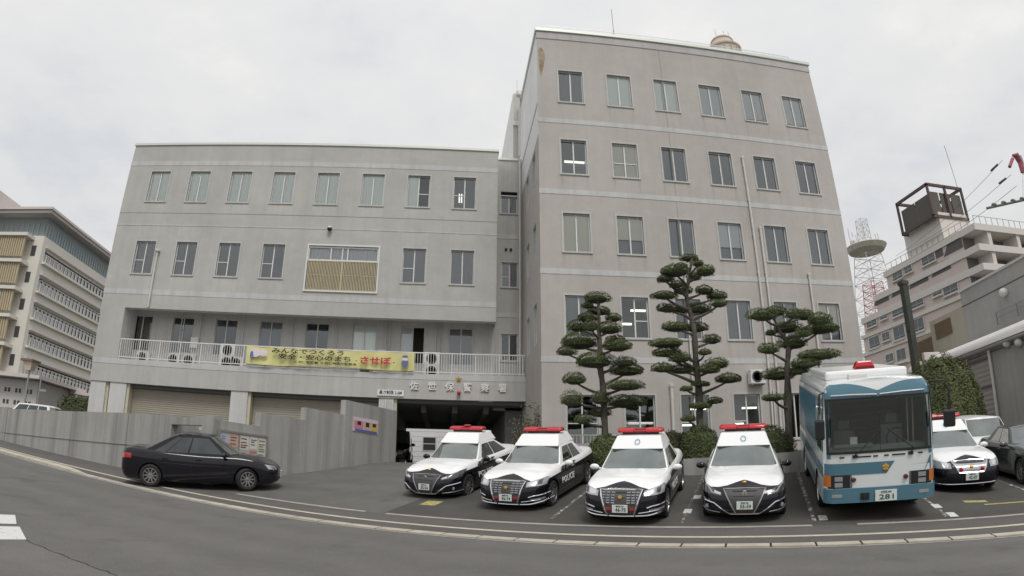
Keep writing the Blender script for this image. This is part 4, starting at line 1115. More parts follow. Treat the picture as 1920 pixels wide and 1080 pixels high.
        q = MB(); fline(q, S, [(-.28, .245), (-.45, .762), (0, .768), (.45, .762), (.28, .245)], .024, .014); fline(q, S, [(-.88, .29), (-.55, .225), (0, .205), (.55, .225), (.88, .29)], .020, .014)
        q.build('grille_surround', M_chrome, root, smooth=True)
        for s in (-1, 1):
            q = MB(); p = S.fp(s*.245, .385, .01); q.box(p[0]-.05, p[0]+.05, p[1]-.02, p[1]+.01, p[2]-.03, p[2]+.035); q.build('red_lamp', plain('front_red', (.38, .02, .03), .2, coat=1) if 'front_red' not in MATS else MATS['front_red'], root, bevel=.006)
        ez, plz = .63, .395
    elif front == 'new':
        t = lambda x: .735; bt = lambda x: .25 if abs(x) < .22 else .25+(abs(x)-.22)*(.735-.25)/.21*.999
        q = MB(); q.grid(fstrip(S, X(-.425, .425, 33), t, bt, .008, 6)); gr = q.build('grille', M_grille_dk, root, smooth='all')
        q = MB(); fline(q, S, [(-.18, .25), (-.43, .742), (0, .75), (.43, .742), (.18, .25)], .015, .014); q.build('grille_surround', M_steel, root, smooth=True)
        q = MB(); p = S.fp(0, .67, .02); q.lathe([(.055, 0), (.05, -.012), (.035, -.012), (.034, 0)], p, 'y', 18); q.box(p[0]-.035, p[0]+.035, p[1]-.014, p[1]-.004, p[2]-.006, p[2]+.006); q.build('badge', M_chrome, gr)
        ez, plz = .83, .43
    elif front == 'old2':
        t = lambda x: .77; bt = lambda x: .53 if abs(x) < .33 else .53+(abs(x)-.33)*(.77-.53)/.13*.999
        q = MB(); q.grid(fstrip(S, X(-.455, .455, 31), t, bt, .008, 4)); gr = q.build('grille', MATS.get('grille_grey') or M_grille_dk, root, smooth='all')
        q = MB(); fline(q, S, [(-.32, .515), (-.465, .775), (0, .785), (.465, .775), (.32, .515), (-.32, .515)], .018, .014)
        for z in (.59, .64, .69): fline(q, S, [(-.38, z), (.38, z)], .006, .014)
        q.build('grille_surround', M_chrome, root, smooth=True)
        ez, plz = .655, .42
    else:
        q = MB(); q.grid(fstrip(S, X(-.42, .42, 15), lambda x: .64, lambda x: .56, .008)); q.grid(fstrip(S, X(-.55, .55, 15), lambda x: .36, lambda x: .24, .008)); q.build('grille', M_grille_dk, root, smooth='all')
        ez, plz = None, .42
    plate(root, S, 0, plz, num, small)
    if police:
        e = S.fp(0, ez, .035)
        q = MB()
        if ez > .7: q.ellipsoid((0, e[1]+.02, ez+.02), (.045, .03, .03), 14, 8)
        else:
            q.lathe([(.050, .02), (.050, 0), (.044, -.01), (.001, -.012)], e, 'y', 5)
            for k in range(5):
                a, b2 = PI/2+2*PI*k/5, PI/2+2*PI*(k+.5)/5
                q.poly([(e[0], e[1]-.025, e[2]), (e[0]+.05*math.cos(a), e[1]-.013, e[2]+.05*math.sin(a)), (e[0]+.022*math.cos(b2), e[1]-.013, e[2]+.022*math.sin(b2))])
                a2 = PI/2+2*PI*(k+1)/5; q.poly([(e[0], e[1]-.025, e[2]), (e[0]+.022*math.cos(b2), e[1]-.013, e[2]+.022*math.sin(b2)), (e[0]+.05*math.cos(a2), e[1]-.013, e[2]+.05*math.sin(a2))])
        q.build('emblem', M_gold, root)
        # raised white box and light bar
        q = MB(); z0, z1 = 1.365, 1.65; yb0, yb1, yt0, yt1 = 2.02, 3.35, 2.34, 3.12; wb, wt = .64, .535
        q.hexa([(-wb, yb0, z0), (wb, yb0, z0), (wb, yb1, z0), (-wb, yb1, z0), (-wt, yt0, z1), (wt, yt0, z1), (wt, yt1, z1), (-wt, yt1, z1)])
        rb = q.build('roof_box', M_whitepaint, root, bevel=.035)
        if police.get('logo', True):
            q = MB(); cx, cy_, cz = 0, (yb0+yt0)/2-.012, (z0+z1)/2+.02; sl = (yt0-yb0)/(z1-z0)
            pts = []
            for k in range(25):
                t2 = 2*PI*k/24; dz = .052*math.sin(t2); pts.append((.058*math.cos(t2), cy_+dz*sl-.004, cz+dz))
            q.tube(pts, .008, 5, cap=False); q.build('round_logo', plain('logo_blue', (.12, .30, .42), .5) if 'logo_blue' not in MATS else MATS['logo_blue'], rb)
        lb = MB()
        zc = 1.745; yc = 2.66
        lb.box(-.44, .44, yc-.09, yc+.11, 1.65, 1.70, 1)
        base = lb.build('light_bar', [M_red, M_trimblk], root)
        q = MB(); n = 20
        prof = [(-.575, .03), (-.565, .06), (-.535, .082), (-.48, .088), (-.16, .088), (-.14, .070), (.14, .070), (.16, .088), (.48, .088), (.535, .082), (.565, .06), (.575, .03)]
        bi = len(q.v)
        for (x, r) in prof:
            for k in range(n):
                t2 = 2*PI*k/n; q.v.append((x, yc+r*1.9*math.cos(t2), zc+r*(.82 if math.sin(t2) > 0 else .62)*math.sin(t2)))
        for i in range(len(prof)-1):
            for k in range(n):
                k2 = (k+1) % n; q.f.append((bi+i*n+k, bi+i*n+k2, bi+(i+1)*n+k2, bi+(i+1)*n+k)); q.m.append(0)
        q.build('red_cover', M_red, base, smooth=True)
        q = MB(); q.box(-.13, .13, yc-.118, yc+.1, zc-.045, zc+.052); q.build('centre_module', plain('bar_dark_red', (.22, .01, .015), .25, coat=.5) if 'bar_dark_red' not in MATS else MATS['bar_dark_red'], base, bevel=.01)
        if police.get('beacon'):
            q = MB(); q.box(-.10, .10, yc-.06, yc+.06, zc+.058, zc+.115); q.build('top_beacon', M_red, base, bevel=.02)
        if police.get('side'):
            for s in (-1, 1):
                x = S.sidex(2.1, .55)+.012
                y0, y1 = 1.35, 2.35
                text_mesh('side_lettering', 'POLICE', .22, plain('letter_white', (.75, .75, .75), .5) if 'letter_white' not in MATS else MATS['letter_white'], root, .004, (s*x, 1.95, .56), (PI/2, 0, s*PI/2), width=.95, bold=.006)
                text_mesh('side_lettering', police['side'], .17, M_trimblk, root, .004, (s*(S.sidex(2.1, .82)+.012), 2.05, .84), (PI/2+0, 0, s*PI/2), width=1.15, bold=.004)
    root.matrix_world = M
    return root

S_old = CarShape(sidewin=[(.10, .46), (.485, .80)], seams=(1.55, 2.62, 3.62), handles=(2.40, 3.38))
S_new = CarShape(sidewin=[(.10, .45), (.475, .88)], seams=(1.55, 2.62, 3.62), handles=(2.40, 3.38), rt=3.25, rb=4.45,
                 top=[(0, .78), (.25, .84), (.7, .90), (1.4, .955), (2.2, .96), (3.9, 1.0), (4.9, 1.02)])
S_bk = CarShape(wd=[(0, .93), (.08, .965), (.2, .985), (.5, 1.0), (.72, .99), (.86, .965), (.95, .925), (1, .86)], L=4.58, hw=.847, sidewin=[(.06, .44), (.465, .70), (.715, .86)], seams=(1.40, 2.42, 3.36), handles=(2.22, 3.18), wf=.90, wr=3.60, r=.315,
                wsb=.98, cfb=.30, wst=1.86, rt=3.02, rb=4.32, hb=.79, ht=.60, zr=1.45, zg=.88, crown=.05, top=[(0, .74), (.25, .80), (.6, .865), (1.1, .93), (2.2, .945), (3.7, 1.02), (4.3, 1.06), (4.58, 1.05)])
S_wag = CarShape(L=4.4, hw=.85, sidewin=[(.06, .38), (.40, .68), (.70, .95)], seams=(1.35, 2.4, 3.4), handles=(2.2, 3.2), wf=.85, wr=3.5, r=.315,
                 wsb=1.0, cfb=.30, wst=1.75, rt=3.9, rb=4.25, hb=.76, ht=.62, zr=1.54, zg=.90, top=[(0, .70), (.25, .80), (.6, .88), (1.1, .96), (2.2, .98), (3.7, 1.02), (4.4, 1.02)])
S_kei = CarShape(L=3.6, hw=.80, sidewin=[(.05, .40), (.43, .72), (.75, .96)], seams=(1.1, 2.1, 3.0), handles=(1.9, 2.8), wf=.65, wr=3.0, r=.29,
                 wsb=.55, cfb=.2, wst=1.05, rt=3.35, rb=3.52, hb=.77, ht=.68, zr=1.68, zg=.90, top=[(0, .78), (.25, .88), (.5, .95), (1.1, 1.0), (3.6, 1.02)])
def build_bus(M):
    root = empty('police_bus', label='blue and white police bus with a red roof beacon parked facing the street', cat='bus')
    L, hw, H, zb, r = 7.0, 1.14, 2.80, .40, .22
    blue = plain('bus_blue', (.078, .190, .25), .3, coat=.35); white = plain('bus_white', (.74, .77, .77), .22, coat=.6); grey = plain('bus_grey_band', (.30, .34, .35), .4)
    def slope(z): return max(0, z-1.40)*.075 + (max(0, z-2.5)**1.5)*.45
    def outl(z, n=15):
        pts = []
        s0 = slope(z); k = 1-.035*max(0, (z-1.6)/1.2)**1.5
        top = max(0, (z-2.55)/.25)
        ww = hw*k*(1-.10*min(1, top)**2)
        for i in range(n):
            t = PI/2*i/(n-1); pts.append(((ww-r)+r*math.sin(t), s0+r*(1-math.cos(t))*1.0))
        pts = [(x*f, s0+.035*((x*f)/hw)**2-.0) for f, x in ((0, ww-r), (.25, ww-r), (.5, ww-r), (.75, ww-r))] + [(x, y+.035*(x/hw)**2) for x, y in pts]
        pts += [(ww, L*.25), (ww, L*.5), (ww, L*.75)] + [((ww-r)+r*math.cos(PI/2*i/(n-1)), L-r+r*math.sin(PI/2*i/(n-1))) for i in range(n)] + [(0, L)]
        return pts
    def fy(x, z):
        ax = abs(x); o = outl(z)
        for a, b in zip(o, o[1:]):
            if a[0] <= ax <= b[0]: return a[1]+(b[1]-a[1])*(ax-a[0])/max(1e-6, b[0]-a[0])
        return r
    class SS:
        def front(s, x, z): return fy(x, z)
        def fp(s, x, z, off=.006):
            y = fy(x, z); e = .02; dy = min(4, (fy(abs(x)+e, z)-fy(max(abs(x)-e, 0), z))/(2*e)); n = math.sqrt(1+dy*dy); sx = 1 if x >= 0 else -1
            return (x+sx*off*dy/n, y-off/n, z)
    S = SS()
    b = MB(); ZZ = [zb, .45, .6, .8, 1.0, 1.2, 1.4, 1.6, 1.8, 2.0, 2.2, 2.3, 2.4, 2.45, 2.5, 2.53, 2.56, 2.59, 2.62, 2.65, 2.68, 2.71, 2.74, 2.77, 2.80]
    rings = []
    for z in ZZ:
        o = outl(z); full = [(x, y, z) for x, y in o]+[(-x, y, z) for x, y in o[::-1][1:-1]]; rings.append(full+[full[0]])
    b.grid(rings)
    o = outl(ZZ[-1]); b.grid([[(x*(1-2*k/6), y, ZZ[-1]+.05*(1-(1-2*k/6)**2)) for k in range(7)] for x, y in o])
    o = outl(zb); b.grid([[(x*(1-2*k/6), y, zb) for k in range(7)] for x, y in o])
    bo = b.build('tmp', white, smooth='all', weld=.001)
    c = MB(); wf, wr, R = 1.55, 5.2, .40
    for y in (wf, wr):
        for s in (-1, 1): c.lathe([(R+.06, -.3), (R+.06, .3)], (s*(hw-.03), y, R), 'x', 32)
    c.box(-1.02, 1.02, -.4, 2.75, 1.10, 2.44)
    co = c.build('cut', M_under); md = bo.modifiers.new('b', 'BOOLEAN'); md.operation = 'DIFFERENCE'; md.object = co; md.solver = 'EXACT'
    bpy.context.view_layer.update(); me = bpy.data.meshes.new_from_object(bo.evaluated_get(bpy.context.evaluated_depsgraph_get())); bpy.data.objects.remove(bo); bpy.data.objects.remove(co)
    me.materials.clear(); me.materials.append(white); me.materials.append(M_under); me.name = 'body'
    for p in me.polygons:
        p.use_smooth = True; p.material_index = 1 if any(math.hypot(p.center.y-y, p.center.z-R) < R+.059 for y in (wf, wr)) or (p.normal.z < -.9) or (abs(p.center.x) < 1.03 and .12 < p.center.y < 2.8 and 1.05 < p.center.z < 2.45) else 0
    me.set_sharp_from_angle(angle=math.radians(35))
    body = obj_of('body', me, root)
    # the cab behind the screen
    q = MB(); q.box(-1.0, 1.0, .32, .62, 1.15, 1.47); q.box(-.9, -.1, .30, .5, 1.47, 1.52); q.build('dashboard', plain('cab_grey', (.20, .22, .20), .7), root)
    q = MB(); q.lathe([(.22, 0), (.235, .02), (.22, .035), (.205, .02)], (.48, .62, 1.55), 'y', 20, cap=False); q.tube([(.48, .64, 1.55), (.48, .5, 1.4)], .025, 6); q.build('steering_wheel', M_trimblk, root)
    for x, y, h in ((.48, 1.15, 2.02), (-.55, 1.3, 1.92), (-.75, 2.1, 2.0), (.6, 2.2, 2.0)):
        q = MB(); q.box(x-.24, x+.24, y, y+.12, 1.1, h-.22); q.box(x-.13, x+.13, y+.01, y+.11, h-.2, h); q.build('seat', plain('seat_grey', (.30, .32, .32), .8) if 'seat_grey' not in MATS else MATS['seat_grey'], root, bevel=.03)
    for x in (.78, .90):
        q = MB(); q.tube([(x, .9, 1.2), (x, .9, 2.42)], .018, 6); q.build('grab_pole', M_rail, root)
    q = MB(); q.box(-.98, .98, 2.70, 2.72, 1.1, 2.44); 
    for k in range(5): q.box(-.7, .7, 2.68, 2.69, 1.55+k*.17, 1.60+k*.17, 1)
    q.build('bulkhead', [plain('cab_wall', (.26, .28, .26), .8), plain('cab_slat', (.42, .44, .42), .8)], root)
    q = MB(); q.box(-.55, -.40, .40, .47, 1.52, 1.66); q.build('dash_box', M_blind_w, root)
    X = lambda a, c, n=24: [a+(c-a)*i/(n-1) for i in range(n)]
    def st(nm, xs, t, bt, mt, off=.007, par=None, nz=12):
        q = MB(); q.grid(fstrip(S, xs, t, bt, off, nz)); return q.build(nm, mt, par or root, smooth='all')
    # front livery: two blue arches over the windscreen, blue side posts, slanted stripe
    arch = lambda x: 2.60 + .17*math.sin(min(1, abs(x)/.72)*PI/2) if abs(x) < .72 else 2.77-.02*(abs(x)-.72)
    st('blue_paint', X(-1.02, 1.02, 40), arch, lambda x: 2.44, blue)
    for s in (-1, 1): st('blue_paint', [s*x for x in X(1.0, 1.075, 8)], lambda x: 2.70, lambda x: 1.30, blue, .0055)
    st('blue_paint', X(-1.12, .12, 20), lambda x: 1.20, lambda x: .965, blue)
    q = MB(); q.grid([[S.fp(x, z, .004) for x in (.12, .12+.17*(z-.965)/.235)] for z in (.965, 1.04, 1.12, 1.20)]); q.build('blue_paint', blue, root, smooth='all')
    q = MB(); q.grid([[S.fp(x, z, .004) for x in (1.125, 1.04, .90+.13*(z-.965)/.3)] for z in (.965, 1.06, 1.16, 1.26)]); q.build('blue_paint', blue, root, smooth='all')
    st('bumper', X(-1.125, 1.125, 44), lambda x: .69, lambda x: .405, blue, .03, nz=4)
    q = MB(); fline(q, S, [(-1.12, .695), (0, .695), (1.12, .695)], .012, .02); q.build('bumper_lip', blue, root, smooth=True)
    # windscreen
    for (xa, xb, t0, t1) in ((-1.075, 1.075, 2.485, 2.43), (-1.075, 1.075, 1.44, 1.385), (-1.075, -1.02, 2.485, 1.385), (1.02, 1.075, 2.485, 1.385)):
        st('windscreen_seal', X(xa, xb, 40 if xb-xa > 1 else 4), lambda x: t0, lambda x: t1, M_trimblk, .009)
    q = MB(); q.grid([[S.fp(x, z, .0) for x in X(-1.02, 1.02, 5)] for z in (1.10, 1.2, 1.3, 1.43)]); q.build('front_panel', white, root, smooth='all')
    wsg = bpy.data.materials.get('bus_glass') or glass('bus_glass', (.74, .80, .77), .08)
    st('windscreen', X(-1.03, 1.03, 36), lambda x: 2.44, lambda x: 1.43, wsg, .012)
    q = MB(); fline(q, S, [(0, 2.44), (0, 1.43)], .006, .014); q.build('screen_divider', M_trimblk, root)
    # sun visor strips
    for s in (-1, 1):
        q = MB(); fline(q, S, [(s*.03, 2.53), (s*.5, 2.55), (s*.95, 2.55)], .016, .03); q.build('visor_trim', M_chrome, root, smooth=True)
    # wipers
    for s, x0, x1 in ((-1, -.52, .05), (1, .62, .15)):
        q = MB(); fline(q, S, [(x0, 1.36), (x0+.08, 1.42), (x1, 1.86)], .012, .03); q.box(x0-.05, x0+.05, fy(x0, 1.33)-.03, fy(x0, 1.33), 1.30, 1.36); q.build('wiper', M_trimblk, root)
    for x, w in ((-.78, .05), (-.33, .14), (-.10, .05), (.12, .05), (.37, .14), (.82, .05)):
        q = MB(); q.grid(fstrip(S, X(x-w, x+w, 5), lambda x: 1.335, lambda x: 1.305, .012)); q.build('front_vent', M_trimblk, root)
    # lamps
    for s in (-1, 1):
        h = st('headlight_housing', [s*x for x in X(.62, 1.06, 10)], lambda x: .97, lambda x: .70, M_trimblk, .008)
        for z in (.895, .775):
            q = MB(); q.grid(fstrip(S, [s*x for x in X(.77, .93, 5)], lambda x: z+.045, lambda x: z-.045, .016)); q.build('headlight', M_lens, h)
        q = MB(); q.grid(fstrip(S, [s*x for x in X(1.0, 1.13, 6)], lambda x: .97, lambda x: .74, .012)); q.build('indicator', plain('amber', (.55, .17, .03), .25, coat=.5) if 'amber' not in MATS else MATS['amber'], root, smooth='all')
        q = MB(); q.grid(fstrip(S, [s*x for x in X(.78, .98, 5)], lambda x: .59, lambda x: .52, .036)); q.build('fog_lamp', M_lens, root)
        q = MB(); q.lathe([(.05, 0), (.05, -.03), (.035, -.05), (.001, -.052)], S.fp(s*.53-.02, .87, .0), 'y', 16); q.build('round_lamp', plain('dark_red_lamp', (.10, .02, .02), .2, coat=.5) if 'dark_red_lamp' not in MATS else MATS['dark_red_lamp'], root)
        q = MB(); fline(q, S, [(s*.60, .97), (s*.60, .70)], .01, .01); q.build('housing_edge', M_trimblk, root)
    q = MB(); q.box(-.42, -.24, fy(.3, .5)-.045, fy(.3, .5)-.03, .46, .60); q.lathe([(.05, 0), (.04, -.03)], (-.33, fy(.3, .5)-.045, .53), 'y', 12); q.build('tow_hatch', M_trimblk, root)
    plate(root, None, .10, .53, '281', '佐世保 800', w=.44, h=.22, y=fy(.1, .5)-.03)
    q = MB(); e = S.fp(.10, 1.085, .012); q.lathe([(.07, .01), (.065, -.01), (.001, -.02)], e, 'y', 20)
    for k in range(5):
        t = PI/2+2*PI*k/5; q.ellipsoid((e[0]+.045*math.cos(t), e[1]-.012, e[2]+.045*math.sin(t)), (.024, .01, .024), 8, 6)
    q.build('emblem', M_gold, root)
    # sides
    for s in (-1, 1):
        def sp(nm, y0, y1, z0, z1, mt, off=.005, n=8):
            q = MB(); q.grid([[(s*(max(p[0] for p in outl(z))+off), y0+(y1-y0)*i/n, z) for i in range(n+1)] for z in (z0+(z1-z0)*j/4 for j in range(5))]); return q.build(nm, mt, root, smooth='all')
        sp('blue_paint', .22, L-.25, 1.42, 2.62, blue); sp('blue_paint', .25, L-.2, .90, 1.13, blue); sp('blue_paint', 2.2, 4.6, .42, .70, blue)
        sp('grey_band', 1.4, L-.25, 1.30, 1.42, grey)
        q = MB()
        for i in range(26):
            y = 1.7+i*.185; x = max(p[0] for p in outl(2.0))+.012; q.box(min(s*(x-.02), s*x), max(s*(x-.02), s*x), y, y+.03, 1.50, 2.45)
        q.build('window_guard', blue, root)
        sp('cab_window', .45, 1.35, 1.42, 2.30, M_carglass, .009)
        sp('white_pillar', 1.36, 1.42, 1.0, 2.5, M_rail, .008)
        q = MB(); x = hw+.004
        for y in (1.42, 2.1, 3.4, 4.5): q.box(min(s*x, s*(x+.002)), max(s*x, s*(x+.002)), y, y+.01, .45, 1.3)
        q.build('panel_seam', M_trimblk, root)
    # roof equipment
    q = MB(); q.box(-.95, .85, 1.0, 4.6, 2.80, 3.0); q.build('roof_unit', M_whitepaint, root, bevel=.06)
    q = MB(); q.box(-.50, -.10, .62, .9, 2.80, 2.93); q.build('roof_hatch', M_ac, root, bevel=.02)
    q = MB(); q.hexa([(-.27, 1.25, 3.0), (.20, 1.25, 3.0), (.20, 1.6, 3.0), (-.27, 1.6, 3.0), (-.20, 1.30, 3.17), (.13, 1.30, 3.17), (.13, 1.55, 3.17), (-.20, 1.55, 3.17)]); lb = q.build('roof_beacon', M_red, root, bevel=.025)
    q = MB(); q.box(-.24, .17, 1.235, 1.249, 3.02, 3.06); q.build('beacon_band', plain('beacon_dk', (.2, .01, .01), .3), lb)
    # mirrors
    for s, zt in ((-1, 2.65), (1, 2.66)):
        q = MB(); x0 = s*1.10
        if s > 0: q.tube([(x0, .15, 2.70), (s*1.32, -.12, 2.70), (s*1.40, -.16, 2.5), (s*1.40, -.16, 2.1)], .022, 8)
        else: q.tube([(x0, .15, 2.62), (s*1.20, -.02, 2.60), (s*1.22, -.06, 2.2)], .022, 8)
        q.build('mirror_arm', M_trimblk, root, smooth=True)
        q = MB(); cx = s*(1.40 if s > 0 else 1.23); q.box(cx-.10, cx+.10, -.22, -.10, 1.72, 2.12) if s < 0 else q.box(cx-.13, cx+.11, -.22, -.10, 1.80, 2.14); q.build('wing_mirror', M_trimblk, root, bevel=.04)
    # wheels
    class W: pass
    W.wf, W.wr, W.r, W.hw = wf, wr, R, hw
    wheels(root, W, M_alu, 0, 8)
    root.matrix_world = M
    return root
# ---------------------------------------------------------------- plants
def leafmat(name, a, b_, sc=2.2):
    m, nt, b = newmat(name); P = pos(nt)
    f1 = noise(nt, P, sc, 4, .6); f2 = noise(nt, P, 40, 2, .6)
    c = ramp(nt, f1, [(.3, a), (.7, b_)]); c = mixc(nt, 1.0, c, ramp(nt, f2, [(.3, .7), (.7, 1.35)]), 'MULTIPLY')
    nt.links.new(c, b.inputs['Base Color']); b.inputs['Roughness'].default_value = .75; b.inputs['Specular IOR Level'].default_value = .25
    return m
M_pine = leafmat('pine_needles', (.062, .084, .030), (.135, .160, .066))
M_hedge = leafmat('hedge_leaves', (.055, .075, .030), (.12, .14, .06), 3)
M_topi = leafmat('topiary_leaves', (.08, .098, .040), (.155, .17, .075), 2)
M_red_leaf = leafmat('red_leaves', (.20, .07, .04), (.12, .13, .06), 3)
M_olive = leafmat('olive_leaves', (.10, .12, .06), (.20, .21, .13), 4)
M_bark = plain('bark', (.085, .075, .062), .9, vary=.35, vscale=6, bump=.6)
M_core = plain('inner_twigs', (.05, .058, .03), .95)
def leafq(mb, p, nrm, size, elong=1.6, jit=.9):
    n = Vector((nrm[0]+random.uniform(-jit, jit), nrm[1]+random.uniform(-jit, jit), nrm[2]+random.uniform(-jit, jit)))
    if n.length < 1e-3: n = Vector((0, 0, 1))
    n.normalize(); a = n.orthogonal().normalized(); t = random.uniform(0, 2*PI); b = n.cross(a); a2 = a*math.cos(t)+b*math.sin(t); b2 = n.cross(a2)
    s = size*random.uniform(.6, 1.3); p = Vector(p)
    mb.quad(p-a2*s*elong*.5, p+b2*s*.32, p+a2*s*elong*.5, p-b2*s*.32)
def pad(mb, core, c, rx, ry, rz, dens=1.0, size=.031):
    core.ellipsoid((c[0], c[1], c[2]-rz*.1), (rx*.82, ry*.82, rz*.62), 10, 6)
    n = int(1900*dens*(rx*ry/.16)**.9)+120
    ph = [random.uniform(0, 6.3) for _ in range(3)]
    for _ in range(n):
        t = random.uniform(0, 2*PI); zz = random.uniform(-.55, 1.0)
        lump = 1+.10*math.sin(3*t+ph[0])+.07*math.sin(5*t+ph[1])
        if zz < 0: rad = random.uniform(.55, 1.0)**.5; zf = zz*(.75)
        else: rad = math.sqrt(max(0, 1-zz*zz)); zf = zz
        k = random.uniform(.88, 1.06)*lump
        p = (c[0]+rx*rad*math.cos(t)*k, c[1]+ry*rad*math.sin(t)*k, c[2]+rz*zf*k*1.05)
        leafq(mb, p, (rad*math.cos(t)*.6, rad*math.sin(t)*.6, .9 if zz > 0 else -.2), size, 2.1, .75)
def merge(a, b):
    n = len(a.v); a.v += b.v; a.f += [tuple(i+n for i in f) for f in b.f]; a.m += [1]*len(b.f)
def niwaki(label, Y, trunk, pads, r0=.17, group='cloud-pruned pine trees'):
    zb = trunk[0][1]-.4; base = Vector((trunk[0][0], Y, zb))
    root = empty('pine_tree', base, 0, label, 'tree', group)
    tb = MB(); P = []; n = len(trunk)
    for i, (x, z) in enumerate(trunk): P.append(Vector((x+.03*math.sin(i*2.1), Y+.06*math.sin(i*1.7), z if i else zb))-base)
    PP = [Vector(p) for p in cat_rom([tuple(p) for p in P], 4)]
    tb.tube(PP, [r0*(1-.70*(i/(len(PP)-1)))+.012*math.sin(i*1.9) for i in range(len(PP))], 12)
    for (x, y, z, rx, rz) in pads:
        q = Vector((x, y, z-rz*.4))-base
        # leave the trunk a bit lower than the pad
        tz = q.z - .12 - .25*abs(q.x - P[0].x)
        best = min(PP, key=lambda p: abs(p.z-tz)); d = q-best
        if d.length < .12: continue
        mid = best+d*.5+Vector((random.uniform(-.08, .08), random.uniform(-.08, .08), -.04*d.length+random.uniform(-.02, .05)))
        pts = [Vector(p) for p in cat_rom([tuple(best), tuple(mid), tuple(q)], 4)]
        rr = .022+.030*min(1, d.length)
        tb.tube(pts, [rr*1.25-(rr*.75)*(i/(len(pts)-1)) for i in range(len(pts))], 6)
        for sg in (-1, 1):
            tb.tube([q-d*.12, q+Vector((sg*rx*.55, random.uniform(-.1, .1), rz*.15))], [rr*.5, .008], 5)
    tb.build('trunk', M_bark, root, smooth=True)
    cr = MB(); co = MB()
    for (x, y, z, rx, rz) in pads:
        pad(cr, co, (x-base.x, y-base.y, z-base.z), rx*1.04, max(.18, rx*random.uniform(.6, .85)), rz*1.18)
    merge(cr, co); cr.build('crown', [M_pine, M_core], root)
    return root
T1 = [(5.01, 20.17, 7.62, .44, .19), (4.71, 20.29, 7.38, .21, .1), (5.15, 20.35, 7.22, .38, .15), (5.66, 20.49, 7.03, .28, .15), (4.7, 20.29, 6.97, .34, .15), (4.43, 20.47, 6.69, .4, .21), (4.63, 19.58, 6.49, .27, .2), (5.4, 20.02, 6.52, .37, .19), (4.43, 20.49, 6.15, .63, .28), (3.92, 20.2, 5.75, .33, .15), (5.71, 20.45, 6.23, .34, .16), (5.52, 19.66, 5.85, .47, .19), (4.83, 20.02, 5.41, .64, .25), (5.81, 19.8, 5.34, .35, .16), (5.94, 20.09, 5.13, .58, .21), (4.16, 20.12, 4.81, .37, .2), (5.71, 19.56, 4.52, .59, .16), (3.98, 19.77, 4.09, .35, .25), (4.96, 19.83, 4.14, .33, .21), (6.01, 20.47, 4.1, .66, .22), (5.07, 20.32, 3.73, .33, .16), (4.31, 19.71, 3.44, .29, .15)]
T2 = [(7.99, 18.85, 8.74, .33, .13), (8.0, 18.19, 8.31, .17, .11), (7.58, 18.67, 8.39, .23, .09), (7.14, 18.18, 8.0, .48, .18), (8.16, 18.05, 8.01, .34, .17), (8.13, 18.92, 8.1, .24, .14), (6.82, 18.26, 7.76, .28, .11), (7.22, 18.27, 7.59, .24, .11), (7.71, 19.03, 7.65, .31, .15), (8.46, 18.92, 7.64, .3, .16), (6.79, 18.34, 7.23, .42, .12), (8.94, 19.01, 7.5, .36, .15), (6.97, 18.59, 6.88, .37, .14), (7.44, 18.73, 6.86, .23, .12), (8.62, 18.25, 6.99, .29, .13), (8.26, 18.99, 6.99, .39, .17), (7.24, 18.74, 6.3, .46, .15), (8.1, 19.02, 6.37, .41, .16), (8.58, 18.94, 5.95, .31, .16), (6.77, 18.35, 5.67, .5, .13), (6.77, 18.41, 5.39, .47, .15), (7.13, 18.22, 5.18, .36, .16), (7.97, 18.2, 5.37, .2, .1), (8.32, 18.12, 4.98, .39, .17), (6.58, 18.35, 4.89, .35, .15), (7.33, 18.65, 4.89, .4, .14), (8.03, 18.05, 4.8, .36, .15), (8.99, 18.73, 4.61, .44, .16), (7.87, 18.39, 4.39, .29, .08), (7.34, 18.36, 4.24, .2, .08), (8.51, 18.87, 3.92, .26, .11), (7.85, 18.53, 3.72, .36, .1), (7.35, 18.37, 3.31, .24, .1)]
T3 = [(9.72, 17.38, 6.39, .51, .19), (10.35, 17.6, 6.59, .36, .16), (10.64, 16.96, 6.33, .36, .15), (11.59, 17.88, 6.56, .39, .18), (11.54, 16.92, 6.16, .42, .19), (10.75, 17.65, 6.06, .47, .16), (12.1, 17.74, 6.08, .61, .18), (10.87, 16.92, 5.72, .3, .15), (10.12, 17.69, 5.9, .16, .09), (9.76, 17.27, 5.28, .35, .17), (10.78, 17.48, 5.51, .47, .19), (11.33, 16.91, 5.01, .68, .15), (10.83, 16.95, 4.76, .48, .15), (10.69, 17.08, 4.57, .3, .15), (10.4, 17.86, 4.58, .56, .19), (9.67, 17.1, 3.74, .37, .1)]
